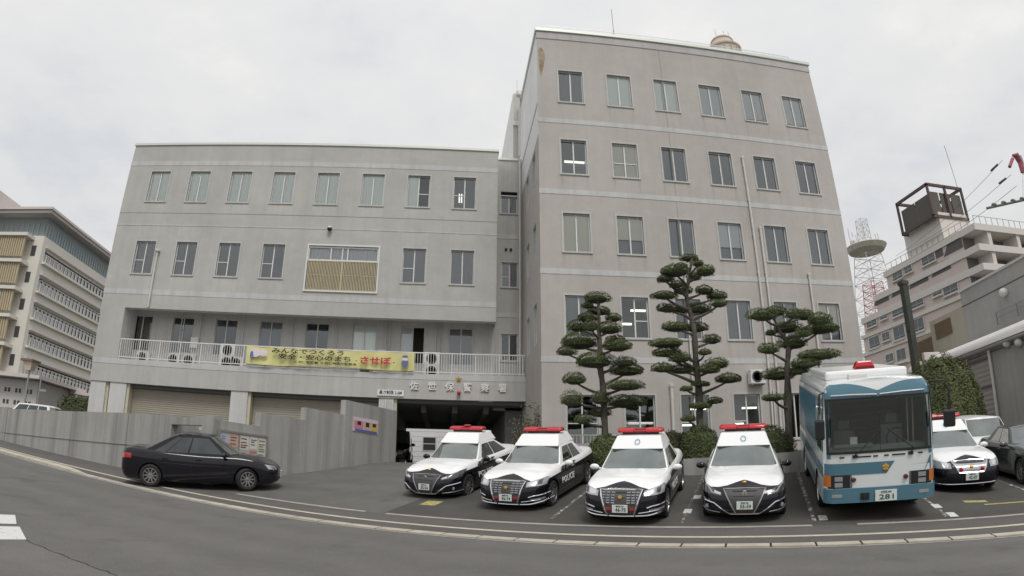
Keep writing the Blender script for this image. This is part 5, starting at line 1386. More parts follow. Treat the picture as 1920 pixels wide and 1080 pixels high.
def bush(name, label, cat, c, r, mat, n, size=.06, group=None, power=2.0, flat=0.0, rotz=0, core=True, loose=0.0):
    """rounded clipped shrub: superellipsoid shell of leaves over a dark core"""
    root = empty(name, c, rotz, label, cat, group); mb = MB(); co = MB()
    ph = [random.uniform(0, 6.3) for _ in range(4)]
    for _ in range(n):
        v = Vector((random.gauss(0, 1), random.gauss(0, 1), random.gauss(0, 1))).normalized()
        if v.z < -.25: v.z = -v.z
        k = (abs(v.x)**power+abs(v.y)**power+abs(v.z)**power)**(-1/power)
        lump = 1+.03*math.sin(5*v.x*3+ph[0])+.03*math.sin(4*v.y*3+ph[1])+.02*math.sin(9*v.z+ph[2])
        k *= lump*random.uniform(.93-loose, 1.02+loose*.5)
        leafq(mb, (v.x*k*r[0], v.y*k*r[1], v.z*k*r[2]), (v.x, v.y, v.z), size, 1.5, .8)
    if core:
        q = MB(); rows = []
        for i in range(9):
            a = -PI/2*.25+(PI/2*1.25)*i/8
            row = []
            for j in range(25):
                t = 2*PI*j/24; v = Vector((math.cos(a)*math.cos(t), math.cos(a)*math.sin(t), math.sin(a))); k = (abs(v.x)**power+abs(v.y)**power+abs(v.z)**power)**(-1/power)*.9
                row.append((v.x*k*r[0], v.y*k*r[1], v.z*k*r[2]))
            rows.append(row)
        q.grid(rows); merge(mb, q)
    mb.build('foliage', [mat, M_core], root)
    return root
def build_nature():
    niwaki('shorter cloud-pruned pine with broad rounded pads standing left of the three pines', 20.1, [(5.14, 2.7), (5.11, 4.32), (5.06, 5.21), (5.03, 5.93), (5.01, 6.39), (5.08, 6.85), (5.03, 7.13), (4.99, 7.55)], T1, .12)
    niwaki('tallest cloud-pruned pine with many small layered pads, the middle one of three', 18.6, [(7.8, 2.5), (7.86, 4.1), (7.84, 5.13), (7.81, 6.0), (7.78, 6.53), (7.7, 7.24), (7.75, 7.8), (7.92, 8.6)], T2, .125)
    niwaki('low spreading cloud-pruned pine with forked limbs standing beside the blue bus', 17.45, [(10.28, 2.4), (10.41, 3.89), (10.48, 4.73), (10.54, 5.41), (10.37, 5.84), (10.22, 6.3)], T3, .13)
    # planter at the head of the lot
    mb = MB()
    zz = lambda w: zg(-1, w)
    def slab(mb, u0, u1, w0, w1, z0, z1):
        pts = [P2(u0, w0), P2(u1, w0), P2(u1, w1), P2(u0, w1)]
        mb.hexa([(*p, z0) for p in pts]+[(*p, z1) for p in pts])
    slab(mb, -7.6, 2.2, 7.7, 7.85, .9, 2.08); slab(mb, 2.2, 6.6, 7.7, 7.85, .7, 1.95)
    o = mb.build('planter_wall', M_wallA); tag(o, 'low concrete planter wall between the parked patrol cars and the pines', 'low wall')
    mb = MB(); pts = [P2(-7.6, 7.85), P2(6.6, 7.85), P2(6.6, 11.0), (19, 24.3), (3.8, 24.3), (3.8, 23)]
    mb.poly([(*p, 2.0) for p in pts]); tag(mb.build('planting_soil', plain('soil', (.07, .055, .04), .95, vary=.2)), kind='structure')
    bush('hedge', 'round clipped green bush under the tallest pine between two patrol cars', 'bush', (7.72, 18.35, 2.0), (.68, .6, 1.12), M_hedge, 8000, .045, 'clipped bushes in the planter')
    bush('hedge', 'broad low dark hedge behind the patrol car of plate 55-59', 'bush', (9.3, 17.6, 1.95), (1.2, .5, 1.0), M_hedge, 8000, .045, 'clipped bushes in the planter', power=3)
    bush('hedge', 'small dark hedge running back between bush and pine trunk', 'bush', (6.85, 19.1, 1.95), (.95, .5, 1.05), leafmat('hedge_brown', (.06, .055, .03), (.09, .10, .045), 3), 4200, .055, 'clipped bushes in the planter', power=3)
    bush('hedge', 'low round green bush at the foot of the shorter left pine', 'bush', (5.0, 19.3, 2.0), (.72, .55, .95), M_hedge, 4600, .06, 'clipped bushes in the planter')
    bush('topiary', 'big dome-shaped clipped shrub behind the bus and white wagon', 'shrub', (18.55, 19.1, 2.0), (1.72, 1.5, 3.35), M_topi, 26000, .065, power=2.3)
    bush('far_hedge', 'dark rounded hedge standing above the retaining wall at left', 'hedge', (-19.6, 31.5, 2.3), (1.5, .8, 2.15), M_hedge, 7000, .08, power=5)
    # scruffy shrub with reddish lower leaves by the passage
    base = (3.55, 25.5, 2.3)
    root = empty('nandina_shrub', base, 0, 'scruffy bare-stemmed shrub with reddish lower leaves beside the passage', 'shrub')
    tb = MB(); lf = MB(); rd = MB()
    for i in range(26):
        a = random.uniform(0, 6.3); sp = random.uniform(.1, .85); h = random.uniform(1.3, 2.5)
        p0 = Vector((random.uniform(-.4, .4), random.uniform(-.3, .3), -.1)); p1 = p0+Vector((math.cos(a)*sp*.5, math.sin(a)*sp*.4, h*.55)); p2 = p0+Vector((math.cos(a)*sp, math.sin(a)*sp*.7, h))
        tb.tube([p0, p1, p2], [.022, .014, .005], 5)
        for k in range(60):
            t = random.uniform(.35, 1.05); q = p1.lerp(p2, (t-.5)*2) if t > .5 else p0.lerp(p1, t*2); q = q+Vector((random.gauss(0, .10), random.gauss(0, .10), random.gauss(0, .09)))
            leafq(lf, q, (0, 0, 1), .07, 2.0, 1.2)
        for k in range(34):
            q = p0.lerp(p1, random.uniform(.2, 1))+Vector((-.3+random.gauss(0, .14), random.gauss(0, .13), random.gauss(0, .12))); leafq(rd, q, (0, 0, 1), .08, 1.8, 1.2)
    tb.build('stems', plain('pale_stem', (.28, .22, .17), .9), root); lf.build('leaves', M_olive, root); rd.build('red_leaves', M_red_leaf, root)
    # short white fence between planter and block
    f = empty('white_fence', (4.9, 22.3, 2.2), 0, 'short white picket rail on a block wall behind the left pine', 'fence')
    b = MB(); b.box(-.9, 1.2, -.05, .1, -.3, .52); b.build('block_wall', concrete('blockwall', (.42, .42, .40), .2), f)
    b = MB(); b.box(-.9, 1.2, -.02, .03, .93, .98); b.box(-.9, 1.2, -.02, .03, .60, .64)
    for i in range(17): b.box(-.88+.125*i, -.85+.125*i, -.01, .02, .53, .93)
    b.build('rail', M_rail, f)
# ---------------------------------------------------------------- background
def build_background():
    # ---------- modern office building on the far left
    X0, Y0 = -55.6, 72.0
    root = empty('modern_office', (X0-20, Y0+15, 2), 0, 'cream modern office building with a wide flat eave at the left edge', 'building'); base = Vector(root.location)
    def lx(b, x0, x1, y0, y1, z0, z1, m=0): b.box(x0-base.x, x1-base.x, y0-base.y, y1-base.y, z0-base.z, z1-base.z, m)
    cream = plain('cream_wall', (.66, .635, .575), .8, vary=.04, vscale=.2); eave = plain('eave_pink', (.60, .54, .52), .6); slate = plain('slate_louver', (.27, .31, .32), .6); tan = plain('tan_slats', (.47, .395, .265), .7)
    strips = [(26.0, 27.9), (22.0, 24.15), (18.35, 20.4), (14.6, 16.6), (10.85, 12.85), (7.2, 9.2), (3.6, 5.4)]
    b = MB(); holes = [(.9, 45.0, a, c) for a, c in strips]
    facade(b, (X0, Y0+46), (0, -1), (1, 0), 46, 0, 29.4, [(46-h[1], 46-h[0], h[2], h[3]) for h in holes], depth=1.2, room=.3)
    b.quad((X0-40, Y0, 0), (X0, Y0, 0), (X0, Y0, 29.4), (X0-40, Y0, 29.4)); b.quad((X0, Y0+46, 0), (X0-40, Y0+46, 0), (X0-40, Y0+46, 29.4), (X0, Y0+46, 29.4)); b.quad((X0-40, Y0, 29.4), (X0, Y0, 29.4), (X0, Y0+46, 29.4), (X0-40, Y0+46, 29.4))
    for i, v in enumerate(b.v): b.v[i] = tuple(Vector(v)-base)
    b.build('wall', [cream, cream, plain('far_room', (.12, .13, .13), .8)], root)
    b = MB(); lx(b, X0-39.5, X0-.6, Y0+.6, Y0+45.5, 29.4, 32.3); b.build('upper_storey', slate, root)
    b = MB()
    for i in range(64): lx(b, X0-.6, X0-.5, Y0+.7+i*.7, Y0+.9+i*.7, 29.5, 31.4)
    for i in range(40): lx(b, X0-38+i*.95, X0-37.8+i*.95, Y0+.5, Y0+.6, 29.5, 31.4)
    b.build('louver_fins', plain('fin_grey', (.30, .36, .38), .5), root)
    b = MB(); lx(b, X0-42, X0+1.0, Y0-1.2, Y0+47, 32.3, 32.75); lx(b, X0-42, X0+1.2, Y0-1.4, Y0+47.2, 32.76, 33.1, 1); lx(b, X0-60, X0-9, Y0-6, Y0+20, 33.2, 35.6, 1); b.build('roof', [plain('eave_soffit', (.40, .37, .36), .7), eave], root)
    for (a, c) in strips:
        b = MB(); lx(b, X0-.02, X0+.55, Y0+.6, Y0+45.3, a-.35, a-.05, 0); lx(b, X0-.01, X0+.35, Y0+.8, Y0+45.2, c+.02, c+.22, 1); b.build('ledge', [cream, eave], root)
        b = MB(); n = 44
        for i in range(n): lx(b, X0+.30, X0+.36, Y0+1+i*1.0, Y0+1.12+i*1.0, a-.05, a+.95)
        lx(b, X0+.28, X0+.38, Y0+.9, Y0+45, a+.95, a+1.02); lx(b, X0+.28, X0+.38, Y0+.9, Y0+45, a+1.4, a+1.45)
        b.build('balustrade', M_rail, root)
        b = MB()
        for i in range(44): lx(b, X0-1.1, X0-1.05, Y0+1.1+i*1.0, Y0+1.75+i*1.0, a+.1, c-.2)
        b.build('curtain', M_blind_w, root)
    for k in range(8):
        z = 29.2-3.72*k
        if z < 3: break
        b = MB(); lx(b, X0-38, X0-1.6, Y0-1.9, Y0-.01, z-.45, z); b.build('floor_slab', cream, root)
        b = MB()
        for i in range(89): lx(b, X0-37.5+i*.4, X0-37.24+i*.4, Y0-1.6, Y0-1.3, z-3.27, z-.46)
        b.build('slat_screen', tan, root)
        b = MB(); lx(b, X0-1.75, X0-.95, Y0-.02, Y0-.005, z-2.7, z-1.2); b.build('window', M_grille_dk, root)
    # low white outbuilding and fence at its foot
    lo = empty('outbuilding', (-27, 40, 2.3), 0, 'low white outbuilding with small square holes above the wall at far left', 'building')
    b = MB(); b.box(-7.5, -1.9, 0, 5, 0, 3.9)
    for i in range(5):
        for j in range(2):
            for dx in (0, .33): b.box(-6.9+i*1.0+dx, -6.7+i*1.0+dx, -.02, -.001, 2.1+j*.85, 2.4+j*.85, 1)
    b.build('wall', [plain('outb_white', (.58, .56, .53), .8), M_grille_dk], lo)
    b = MB(); b.hexa([(-8, -1, 3.95), (-1.2, -1, 3.95), (-1.2, 5.5, 3.95), (-8, 5.5, 3.95), (-8, -1, 4.2), (-1.2, -1, 4.2), (-1.2, 5.5, 4.2), (-8, 5.5, 4.2)]); b.build('roof', eave, lo)
    lc = empty('glazed_walkway', (-24.5, 44, 2.3), 0, 'dark glazed walkway under a pale sloping canopy behind the retaining wall', 'walkway')
    b = MB(); b.box(-3.6, 7.5, .6, 1.0, 0, 3.4, 0)
    for i in range(22): b.box(-3.5+i*.5, -3.42+i*.5, .54, .6, 0, 3.35, 1)
    b.build('glazing', [M_grille_dk, M_steel], lc)
    b = MB(); b.hexa([(-4.2, 0, 3.7), (7.8, 0, 2.9), (7.8, 2.5, 2.9), (-4.2, 2.5, 3.7), (-4.2, 0, 3.95), (7.8, 0, 3.15), (7.8, 2.5, 3.15), (-4.2, 2.5, 3.95)]); b.build('canopy', eave, lc)
    # street lamp and plain pole
    sl = empty('street_lamp', (-26.15, 35, 2.3), 0, 'box-headed street lamp on a thin pole above the wall at left', 'street lamp')
    b = MB(); b.tube([(0, 0, 0), (0, 0, 3.9)], .06, 8); b.build('pole', M_steel, sl)
    b = MB(); b.hexa([(-.22, -.22, 3.9), (.22, -.22, 3.9), (.22, .22, 3.9), (-.22, .22, 3.9), (-.36, -.36, 4.45), (.36, -.36, 4.45), (.36, .36, 4.45), (-.36, .36, 4.45)]); b.build('lamp_glass', plain('warm_glass', (.70, .60, .48), .3), sl)
    b = MB(); b.box(-.48, .48, -.48, .48, 4.45, 4.58); b.build('lamp_cap', plain('lamp_cap_brown', (.20, .13, .09), .6), sl)
    pl = empty('sign_pole', (-27.3, 38, 2.3), 0, 'thin plain grey pole right of the street lamp', 'pole')
    b = MB(); b.tube([(0, 0, 0), (0, 0, 3.9)], .05, 8); b.box(.1, .6, -.1, .1, 3.0, 3.15); b.build('shaft', M_steel, pl)

    # ---------- grey workshop on the right
    e = Vector((.156, .988, 0)).normalized(); nn = Vector((-e.y, e.x, 0))
    def W(O, s, d, z): return Vector((O[0], O[1], 0)) + e*s + nn*d + Vector((0, 0, z))
    def bx(b, O, s0, s1, d0, d1, z0, z1, base, m=0):
        P = [W(O, s0, d1, 0), W(O, s0, d0, 0), W(O, s1, d0, 0), W(O, s1, d1, 0)]
        b.hexa([p+Vector((0, 0, z0))-base for p in P]+[p+Vector((0, 0, z1))-base for p in P], m)
    wk = empty('workshop', (26, 20, 1.8), 0, 'low grey concrete workshop with curved white roof edge behind the parked cars at right', 'building'); base = Vector(wk.location); O = (24, 22)
    grey = concrete('workshop_wall', (.37, .36, .345), .22)
    b = MB(); bx(b, O, -15, 5.6, -9, 0, .5, 6.05, base); b.build('wall', grey, wk)
    b = MB()
    rows = []
    for i in range(9):
        t = i/8; rows.append([W(O, s, .35-2.2*math.sin(t*PI/2)*1.2, 6.06+.55*(1-math.cos(t*PI/2))+ .0)-base if False else W(O, s, .35-2.6*(1-math.cos(t*PI/2)), 6.30+.75*math.sin(t*PI/2))-base for s in (-15.2, 5.9)])
    b.grid(rows); bx(b, O, -15.2, 5.9, -9, .35, 6.06, 6.30, base); b.build('roof', [plain('membrane_white', (.62, .60, .585), .6, vary=.05)], wk, smooth='all')
    b = MB(); 
    for i in range(9):
        t = i/8
    bx(b, O, 3.9, 4.15, -.6, .45, 6.31, 7.0, base); b.build('roof_ridge', plain('ridge_pink', (.58, .52, .50), .6), wk, bevel=.05)
    b = MB(); bx(b, O, -15, 5.6, 0.0, .03, 5.90, 5.93, base); bx(b, O, -15, 5.6, .36, .37, 6.16, 6.19, base); b.build('eave_shadow_gap', M_grille_dk, wk)
    b = MB(); rows = []
    for j in range(34):
        z = 2.0+(5.66-2.0)*j/33; rows.append([W(O, s, .02+(.02 if j % 2 else 0), z)-base for s in (-.95, 3.6)])
    b.grid(rows); b.build('roller_shutter', plain('shutter_grey', (.33, .31, .295), .6), wk)
    b = MB(); bx(b, O, -.95, 3.6, .0, .10, 5.66, 5.78, base); bx(b, O, -.95, 3.6, .045, .09, 4.40, 4.48, base); b.build('shutter_box', plain('shutter_brown', (.17, .11, .10), .7), wk)
    for s in (-1.05,):
        b = MB(); b.tube([W(O, s, .15, .5)-base, W(O, s, .15, 6.0)-base], .07, 8); b.build('downpipe', M_pipe, wk, smooth=True)
    for s, z in ((-3.2, 5.85), (-3.9, 5.85), (-2.4, 6.0)):
        b = MB(); c = W(O, s, .02, z)-base; b.ellipsoid(c+nn*.12, (.20, .20, .19), 12, 7); b.build('vent_hood', M_ac, wk, smooth=True)
    # taller grey and beige blocks behind
    O2 = (27, 24)
    gb = empty('grey_block', (29, 22, 2), 0, 'plain grey rendered block rising behind the workshop at the right edge', 'building'); base = Vector(gb.location)
    b = MB(); bx(b, O2, -16, 1.5, -9, 0, 1, 10.2, base); b.build('wall', concrete('greyblock_wall', (.40, .395, .385), .10), gb)
    b = MB(); bx(b, O2, -16, 1.55, 0, .02, 9.38, 9.42, base); b.build('groove', M_grille_dk, gb)
    b = MB(); bx(b, O2, -16.1, 1.6, -9.1, .08, 10.2, 10.32, base); b.build('coping', M_alu, gb)
    b = MB(); c = W(O2, -2.3, .0, 9.05)-base; b.ellipsoid(c+nn*.15, (.26, .26, .22), 12, 7); b.build('vent_hood', M_ac, gb, smooth=True)
    b = MB()
    for z in (7.95, 8.2): bx(b, O2, -6, -1.5, .25, .31, z, z+.05, base)
    for s in (-1.55, -3.2, -5): bx(b, O2, s, s+.06, .25, .31, 7.6, 8.25, base)
    b.build('handrail', M_steel, gb)
    bg = empty('beige_block', (29, 31, 2), 0, 'beige block with brown louvered openings between the apartments and the workshop', 'building'); base = Vector(bg.location)
    bei = concrete('beige_wall', (.50, .47, .385), .08)
    b = MB(); bx(b, O2, 1.52, 5.4, -7, -.3, 1, 9.55, base); bx(b, O2, 5.42, 8.0, -7, -.6, 1, 9.0, base); b.build('wall', bei, bg)
    br = plain('brown_louver', (.22, .15, .085), .7, vary=.1)
    for (s0, s1, z0, z1, d) in ((3.2, 4.9, 8.35, 9.3, -.3), (5.8, 7.6, 7.6, 8.8, -.6)):
        b = MB()
        n = 10
        for i in range(n): bx(b, O2, s0, s1, d, d+.05, z0+(z1-z0)*i/n, z0+(z1-z0)*(i+.72)/n, base)
        b.build('louver', br, bg)
    # ---------- apartment block
    AX, AY = 65.2, 56.0
    ap = empty('apartment_block', (AX+15, AY+12, 2), 0, 'pinkish terraced apartment block with balconies and stepped roofline', 'building'); base = Vector(ap.location)
    pink = plain('apartment_pink', (.57, .485, .45), .8, vary=.05, vscale=.3); palep = plain('apartment_slab', (.62, .585, .55), .75); dk = plain('apartment_recess', (.16, .155, .15), .8)
    def ab(b, x0, x1, y0, y1, z0, z1, m=0): b.box(x0-base.x, x1-base.x, y0-base.y, y1-base.y, z0-base.z, z1-base.z, m)
    levels = [(0, 16.2, 84.5), (16.2, 19.2, 84.0), (19.2, 22.0, 83.6), (22.0, 24.7, 83.0), (24.7, 27.3, 79.0), (27.3, 30.1, 75.6)]
    for k, (z0, z1, ye) in enumerate(levels):
        b = MB(); ab(b, AX+(.0 if k < 4 else .0), AX+30, AY+(2.6 if k > 1 else .0), ye, z0, z1-.001); b.build('storey', pink, ap)
        b = MB(); ab(b, AX-.25, AX+30.3, AY-.3, AY+2.7, z1-.95, z1-.05); ab(b, AX-.25, AX+.3, AY+2.7, ye+.3, z1-.55 if k < 3 else z1-.9, z1+.02); b.build('balcony_slab', palep, ap)
        if k > 1:
            b = MB(); ab(b, AX+.01, AX+29, AY+2.55, AY+2.59, z0+.05, z1-1.0); b.build('recess', dk, ap)
            for i in range(5):
                b = MB(); ab(b, AX+2.2+i*6, AX+2.9+i*6, AY-.1, AY+2.54, z0, z1-.95); b.build('pier', palep, ap)
                b = MB(); ab(b, AX+3.6+i*6, AX+6.0+i*6, AY+2.50, AY+2.54, z0+.1, z1-1.1); b.build('window', M_carglass, ap)
    def awin(y, z, w, h, m, nm='window'):
        w *= 1.25; h *= 1.15
        b = MB(); ab(b, AX-.10, AX-.01, y-w/2-.18, y+w/2+.18, z-h/2-.16, z+h/2+.16, 1); ab(b, AX-.13, AX-.101, y-w/2, y-.05, z-h/2, z+h/2, 0); ab(b, AX-.13, AX-.101, y+.05, y+w/2, z-h/2, z+h/2, 0)
        ab(b, AX-.45, AX-.10, y-w/2-.2, y+w/2+.2, z-h/2-.35, z-h/2-.25, 1); ab(b, AX-.45, AX-.41, y-w/2-.2, y+w/2+.2, z-h/2+.2, z-h/2+.26, 2); b.build(nm, [m, palep, M_steel], ap)
    gw = plain('apartment_glass', (.10, .115, .12), .2)
    for (y, z, w, h) in WINS: awin(y, z, w, h, gw)
    for (y, z, w) in RECS:
        b = MB(); P = [(AX-.05, y-w/2), (AX-.05, y+w/2)]
        b.hexa([Vector((AX-.05, y-w/2, z-.75))-base, Vector((AX-.02, y-w/2, z-.75))-base, Vector((AX-.02, y+w/2+.9, z-.75))-base, Vector((AX-.05, y+w/2+.9, z-.75))-base,
                Vector((AX-.05, y-w/2, z+.75))-base, Vector((AX-.02, y-w/2, z+.75))-base, Vector((AX-.02, y+w/2-.3, z+.75))-base, Vector((AX-.05, y+w/2-.3, z+.75))-base]); b.build('terrace_recess', plain('recess_grey', (.11, .105, .10), .8) if 'recess_grey' not in MATS else MATS['recess_grey'], ap)
    b = MB(); ab(b, 62.8+2.5, 70.5+1, 62, 70, 30.1, 34.3); b.build('stair_tower', palep, ap)
    b = MB(); rust = plain('rusty_steel', (.10, .07, .065), .8); gpan = plain('tank_panel', (.105, .095, .085), .8)
    x0, x1, y0, y1, z0, z1 = 64.3, 71.2, 62, 69, 33.6, 38.4
    for x in (x0, (x0+x1)/2, x1):
        for y in (y0, y1): ab(b, x-.15, x+.15, y-.15, y+.15, z0, z1)
    for z in (z0, z1):
        for y in (y0, y1): ab(b, x0-.15, x1+.15, y-.15, y+.15, z-.2, z+.2)
        for x in (x0, x1): ab(b, x-.15, x+.15, y0, y1, z-.2, z+.2)
    b.build('roof_frame', rust, ap)
    b = MB()
    for x in (x0+.25, x0+2.5, x0+4.75): ab(b, x, x+1.95, y0+.3, y0+.4, z0+.2, z1-.9)
    for y in (y0+.4, y0+3.6): ab(b, x0+.2, x0+.3, y, y+3.0, z0+.2, z1-1.3)
    ab(b, x1-.4, x1-.3, y0+.5, y1-.5, z0+.2, z1-1); ab(b, x0+1, x1-1, y1-1.4, y1-1.3, z0+.2, z1-1)
    b.build('roof_tank_panels', gpan, ap)
    b = MB(); b.tube([Vector((x1-.5, y0, z1))-base, Vector((x1-.9, y0, z1+7))-base], .05, 5); b.build('antenna', M_steel, ap)
    b = MB(); y = AY+1
    while y < 75: ab(b, AX-.1, AX-.04, y, y+.06, 30.1, 31.1); y += 1.2
    ab(b, AX-.1, AX-.04, AY+.5, 75.4, 31.1, 31.16); x = AX
    while x < AX+28: ab(b, x, x+.06, AY-.2, AY-.14, 30.1, 31.1); x += 1.2
    ab(b, AX, AX+28, AY-.2, AY-.14, 31.1, 31.16); b.build('roof_railing', M_steel, ap)
    # ---------- lattice mast
    ms = empty('lattice_mast', (115.2, 140, 5), 0, 'red and white lattice antenna mast with a round platform beyond the tall block', 'antenna mast')
    wm = plain('mast_white', (.62, .60, .60), .6); rm = plain('mast_red', (.45, .07, .06), .6)
    cx, cy = 0, 0
    def legs(z0, z1, r0, r1, mat, name, seg):
        b = MB()
        for k in range(seg):
            a0 = r0+(r1-r0)*k/seg; a1 = r0+(r1-r0)*(k+1)/seg; za = z0+(z1-z0)*k/seg; zb_ = z0+(z1-z0)*(k+1)/seg
            cs = [(-1, -1), (1, -1), (1, 1), (-1, 1)]
            for i in range(4):
                p, q = cs[i], cs[(i+1) % 4]
                b.tube([(p[0]*a0, p[1]*a0, za), (p[0]*a1, p[1]*a1, zb_)], .11, 5)
                b.tube([(p[0]*a0, p[1]*a0, za), (q[0]*a1, q[1]*a1, zb_)], .06, 4); b.tube([(q[0]*a0, q[1]*a0, za), (p[0]*a1, p[1]*a1, zb_)], .06, 4)
                b.tube([(p[0]*a1, p[1]*a1, zb_), (q[0]*a1, q[1]*a1, zb_)], .06, 4)
        b.build(name, mat, ms)
    legs(20, 34, 6.0, 4.6, wm, 'white_lattice', 4); legs(34, 46, 2.6, 2.0, rm, 'red_lattice', 6); legs(34, 46, 4.6, 3.6, wm, 'white_lattice', 3); legs(46, 54, 3.6, 2.8, wm, 'white_lattice', 3)
    b = MB(); b.lathe([(1.5, 55.0), (5.2, 55.3), (6.1, 56.6), (5.9, 56.8), (5.0, 55.9), (1.5, 55.6)], (0, 0, 0), 'z', 24); b.build('platform', plain('mast_platform', (.50, .48, .42), .7, vary=.2, vscale=.8), ms)
    legs(55, 65, 1.5, 1.2, wm, 'white_lattice', 5)
    b = MB()
    for x in (-5.4, -4.2, -3, 4.2, 5.2): b.tube([(x, 0, 56), (x, 0, 61+2*math.sin(x*3))], .13, 5)
    for x in (-4.8, 5.2): b.lathe([(.01, 0), (1.0, .5), (1.1, .6)], (x, -1, 58), 'y', 12)
    b.build('aerials', wm, ms)
    # ---------- dark lamp post behind the bus
    dp = empty('dark_post', (18.1, 20.0, 2.0), 0, 'tall dark square post behind the bus in front of the apartments', 'post')
    b = MB(); b.box(-.13, .13, -.13, .13, -.5, 6.55); b.box(-.17, .17, -.17, .17, 6.55, 6.7); b.box(-.16, -.13, -.1, .1, 4.6, 5.1); b.build('shaft', plain('post_dark', (.045, .05, .042), .5, vary=.2), dp)
    # ---------- power pole at the right edge with wires
    PY = 30.0; px_, pz = 42.75, 22.9
    up = empty('power_pole', (px_, PY, 2), 0, 'steel power pole with insulators and crossarm cut off by the right edge', 'utility pole')
    T = pz-2
    b = MB(); b.tube([(0, 0, 0), (0, 0, T+.3)], .14, 8); b.build('pole', M_steel, up)
    b = MB(); b.tube([(-5.9, 0, T-4.75), (-1.2, 0, T-3.6), (.5, 0, T-3.2)], .10, 6)
    for i in range(4): b.ellipsoid((-5.0+i*1.2, 0, T-4.40+i*.29), (.28, .16, .15), 8, 6)
    b.build('crossarm', plain('arm_grey', (.13, .13, .13), .7), up)
    b = MB(); b.tube([(-.9, 0, T+.2), (-.5, 0, T+.3), (-.2, 0, T-.3), (-.4, 0, T-1.2)], [.12, .26, .24, .12], 8); b.tube([(-1.8, 0, T-.9), (-1.1, 0, T-.1)], .14, 8); b.build('insulator', plain('insulator_red', (.30, .07, .10), .5), up)
    b = MB(); b.tube([(-.3, 0, T-1.2), (-1.3, 0, T-3.7)], .04, 5); b.build('stay', M_steel, up)
    wd = plain('wire_dark', (.09, .08, .09), .6)
    for i, (a0, c0) in enumerate((((1.344, .70), (.899, .415)), ((1.36, .66), (.93, .43)), ((1.37, .63), (.87, .385)))):
        a = Vector((a0[0]*30-px_, 0, a0[1]*30+1.5-2)); c = Vector((c0[0]*62-px_, 32, c0[1]*62+1.5-2))
        b = MB(); pts = []
        for k in range(13):
            t = k/12; p = a.lerp(c, t); p.z -= .5*4*t*(1-t); pts.append(p)
        b.tube(pts, .02, 4)
        if i < 2: b.tube([a.lerp(c, .03), a.lerp(c, .07)], .09, 6)
        b.build('wire', wd, up)
WINS = [(72.85, 29.0, 1.8, 1.5), (70.3, 29.0, 1.3, 1.2), (65.7, 29.0, 2.2, 1.5), (80.9, 23.8, 2.0, 1.4), (77.7, 23.9, 1.3, 1.0), (74.1, 23.8, 2.2, 1.5), (69.7, 23.8, 2.2, 1.5), (65.2, 23.9, 1.4, 1.0), (62.5, 23.7, 2.2, 1.6),
        (80.8, 20.4, 2.0, 1.4), (77.8, 20.6, 1.4, 1.0), (74.6, 20.4, 2.0, 1.6), (70.2, 20.4, 2.0, 1.5), (77.6, 17.2, 1.4, 1.0), (74.8, 17.0, 1.6, 1.6)]
RECS = [(77.3, 26.5, 3.0), (72.6, 26.6, 3.4), (68.2, 26.6, 3.4), (63.3, 26.7, 3.2), (60.2, 28.6, 3.0), (63.4, 28.9, 1.6)]
build_site()
build_tower()
build_wing()
build_background()
build_nature()
# ---------------------------------------------------------------- vehicles in place
G1 = 'patrol cars parked facing the street'
make_sedan('patrol_car', S_new, M_livn, 'black and white patrol car of plate 55-56, parked nearest the driveway and passage', 'patrol car', place_mat(-.517, 17.416, .915, .516, .187, -.038), G1, '55-56', front='new', mirror=M_blackpaint, steer=-.05, police=dict(side='長崎県警', beacon=True, logo=False))
make_sedan('patrol_car', S_old, M_liv, 'black and white patrol car of plate 96-74 with POLICE on its black door', 'patrol car', place_mat(1.479, 15.361, .741, .528, .187, -.038), G1, '96-74', front='old', police=dict(side='長崎県警', logo=False))
make_sedan('patrol_car', S_old, M_liv, 'black and white patrol car of plate 46-75 with a wide chrome grille seen head-on', 'patrol car', place_mat(3.644, 13.105, .527, .487, .187, -.038), G1, '46-75', front='old', police=dict(side='長崎県警'))
make_sedan('patrol_car', S_new, M_livn, 'black and white patrol car of plate 55-59 parked directly beside the bus', 'patrol car', place_mat(5.998, 12.091, .47, .461, .187, -.038), G1, '55-59', front='new', mirror=M_blackpaint, police=dict(side='長崎県警'))
x, y = P2(5.5, 4.7)
make_sedan('patrol_car', S_old, M_liv, 'black and white patrol car with chrome grille parked just right of the bus', 'patrol car', place_mat(x, y, zg(5.5, 4.7), .47, .135, -.05), G1, '42-07', front='old2', police=dict(side='長崎県警'))
bx_, by_ = P2(2.75, 2.12)
build_bus(place_mat(bx_, by_, zg(2.75, 2.12), .487, .187, -.03))
# black sedan turning in from the street
f = Vector((math.cos(.545), math.sin(.545), .016)).normalized()
K = 1.075
f = Vector((math.cos(.20), math.sin(.20), .0445)).normalized()
p = Vector((-9.90, 18.78, .855)) + f*4.58*K
make_sedan('black_sedan', S_bk, M_blackpaint, 'black sedan driving past the concrete wall into the station driveway', 'car', place_mat(p.x, p.y, p.z, math.atan2(-f.x, -f.y), -.0445, .12) @ Matrix.Scale(K, 4), None, '12-34', front='plain', steer=.42, rim=M_rim)
x, y = P2(8.1, 4.9)
make_sedan('grey_sedan', CarShape(sidewin=[(.10, .44), (.465, .80)], seams=(1.55, 2.62, 3.62), handles=(2.40, 3.38), L=4.6, wr=3.65, rb=4.0, rt=3.2), plain('teal_grey_paint', (.045, .055, .055), .15, coat=1), 'dark grey sedan cut off by the right edge of the picture', 'car', place_mat(x, y, zg(8.1, 4.9), .47, .12, -.04), None, '21-08', front='plain')
x, y = P2(7.95, 8.7)
make_sedan('white_wagon', S_wag, M_whitepaint, 'white wagon parked behind the patrol car under the dome-shaped shrub', 'car', place_mat(x, y, zg(7.95, 8.7), .44, .12, -.03), None, '33-50', front='plain')
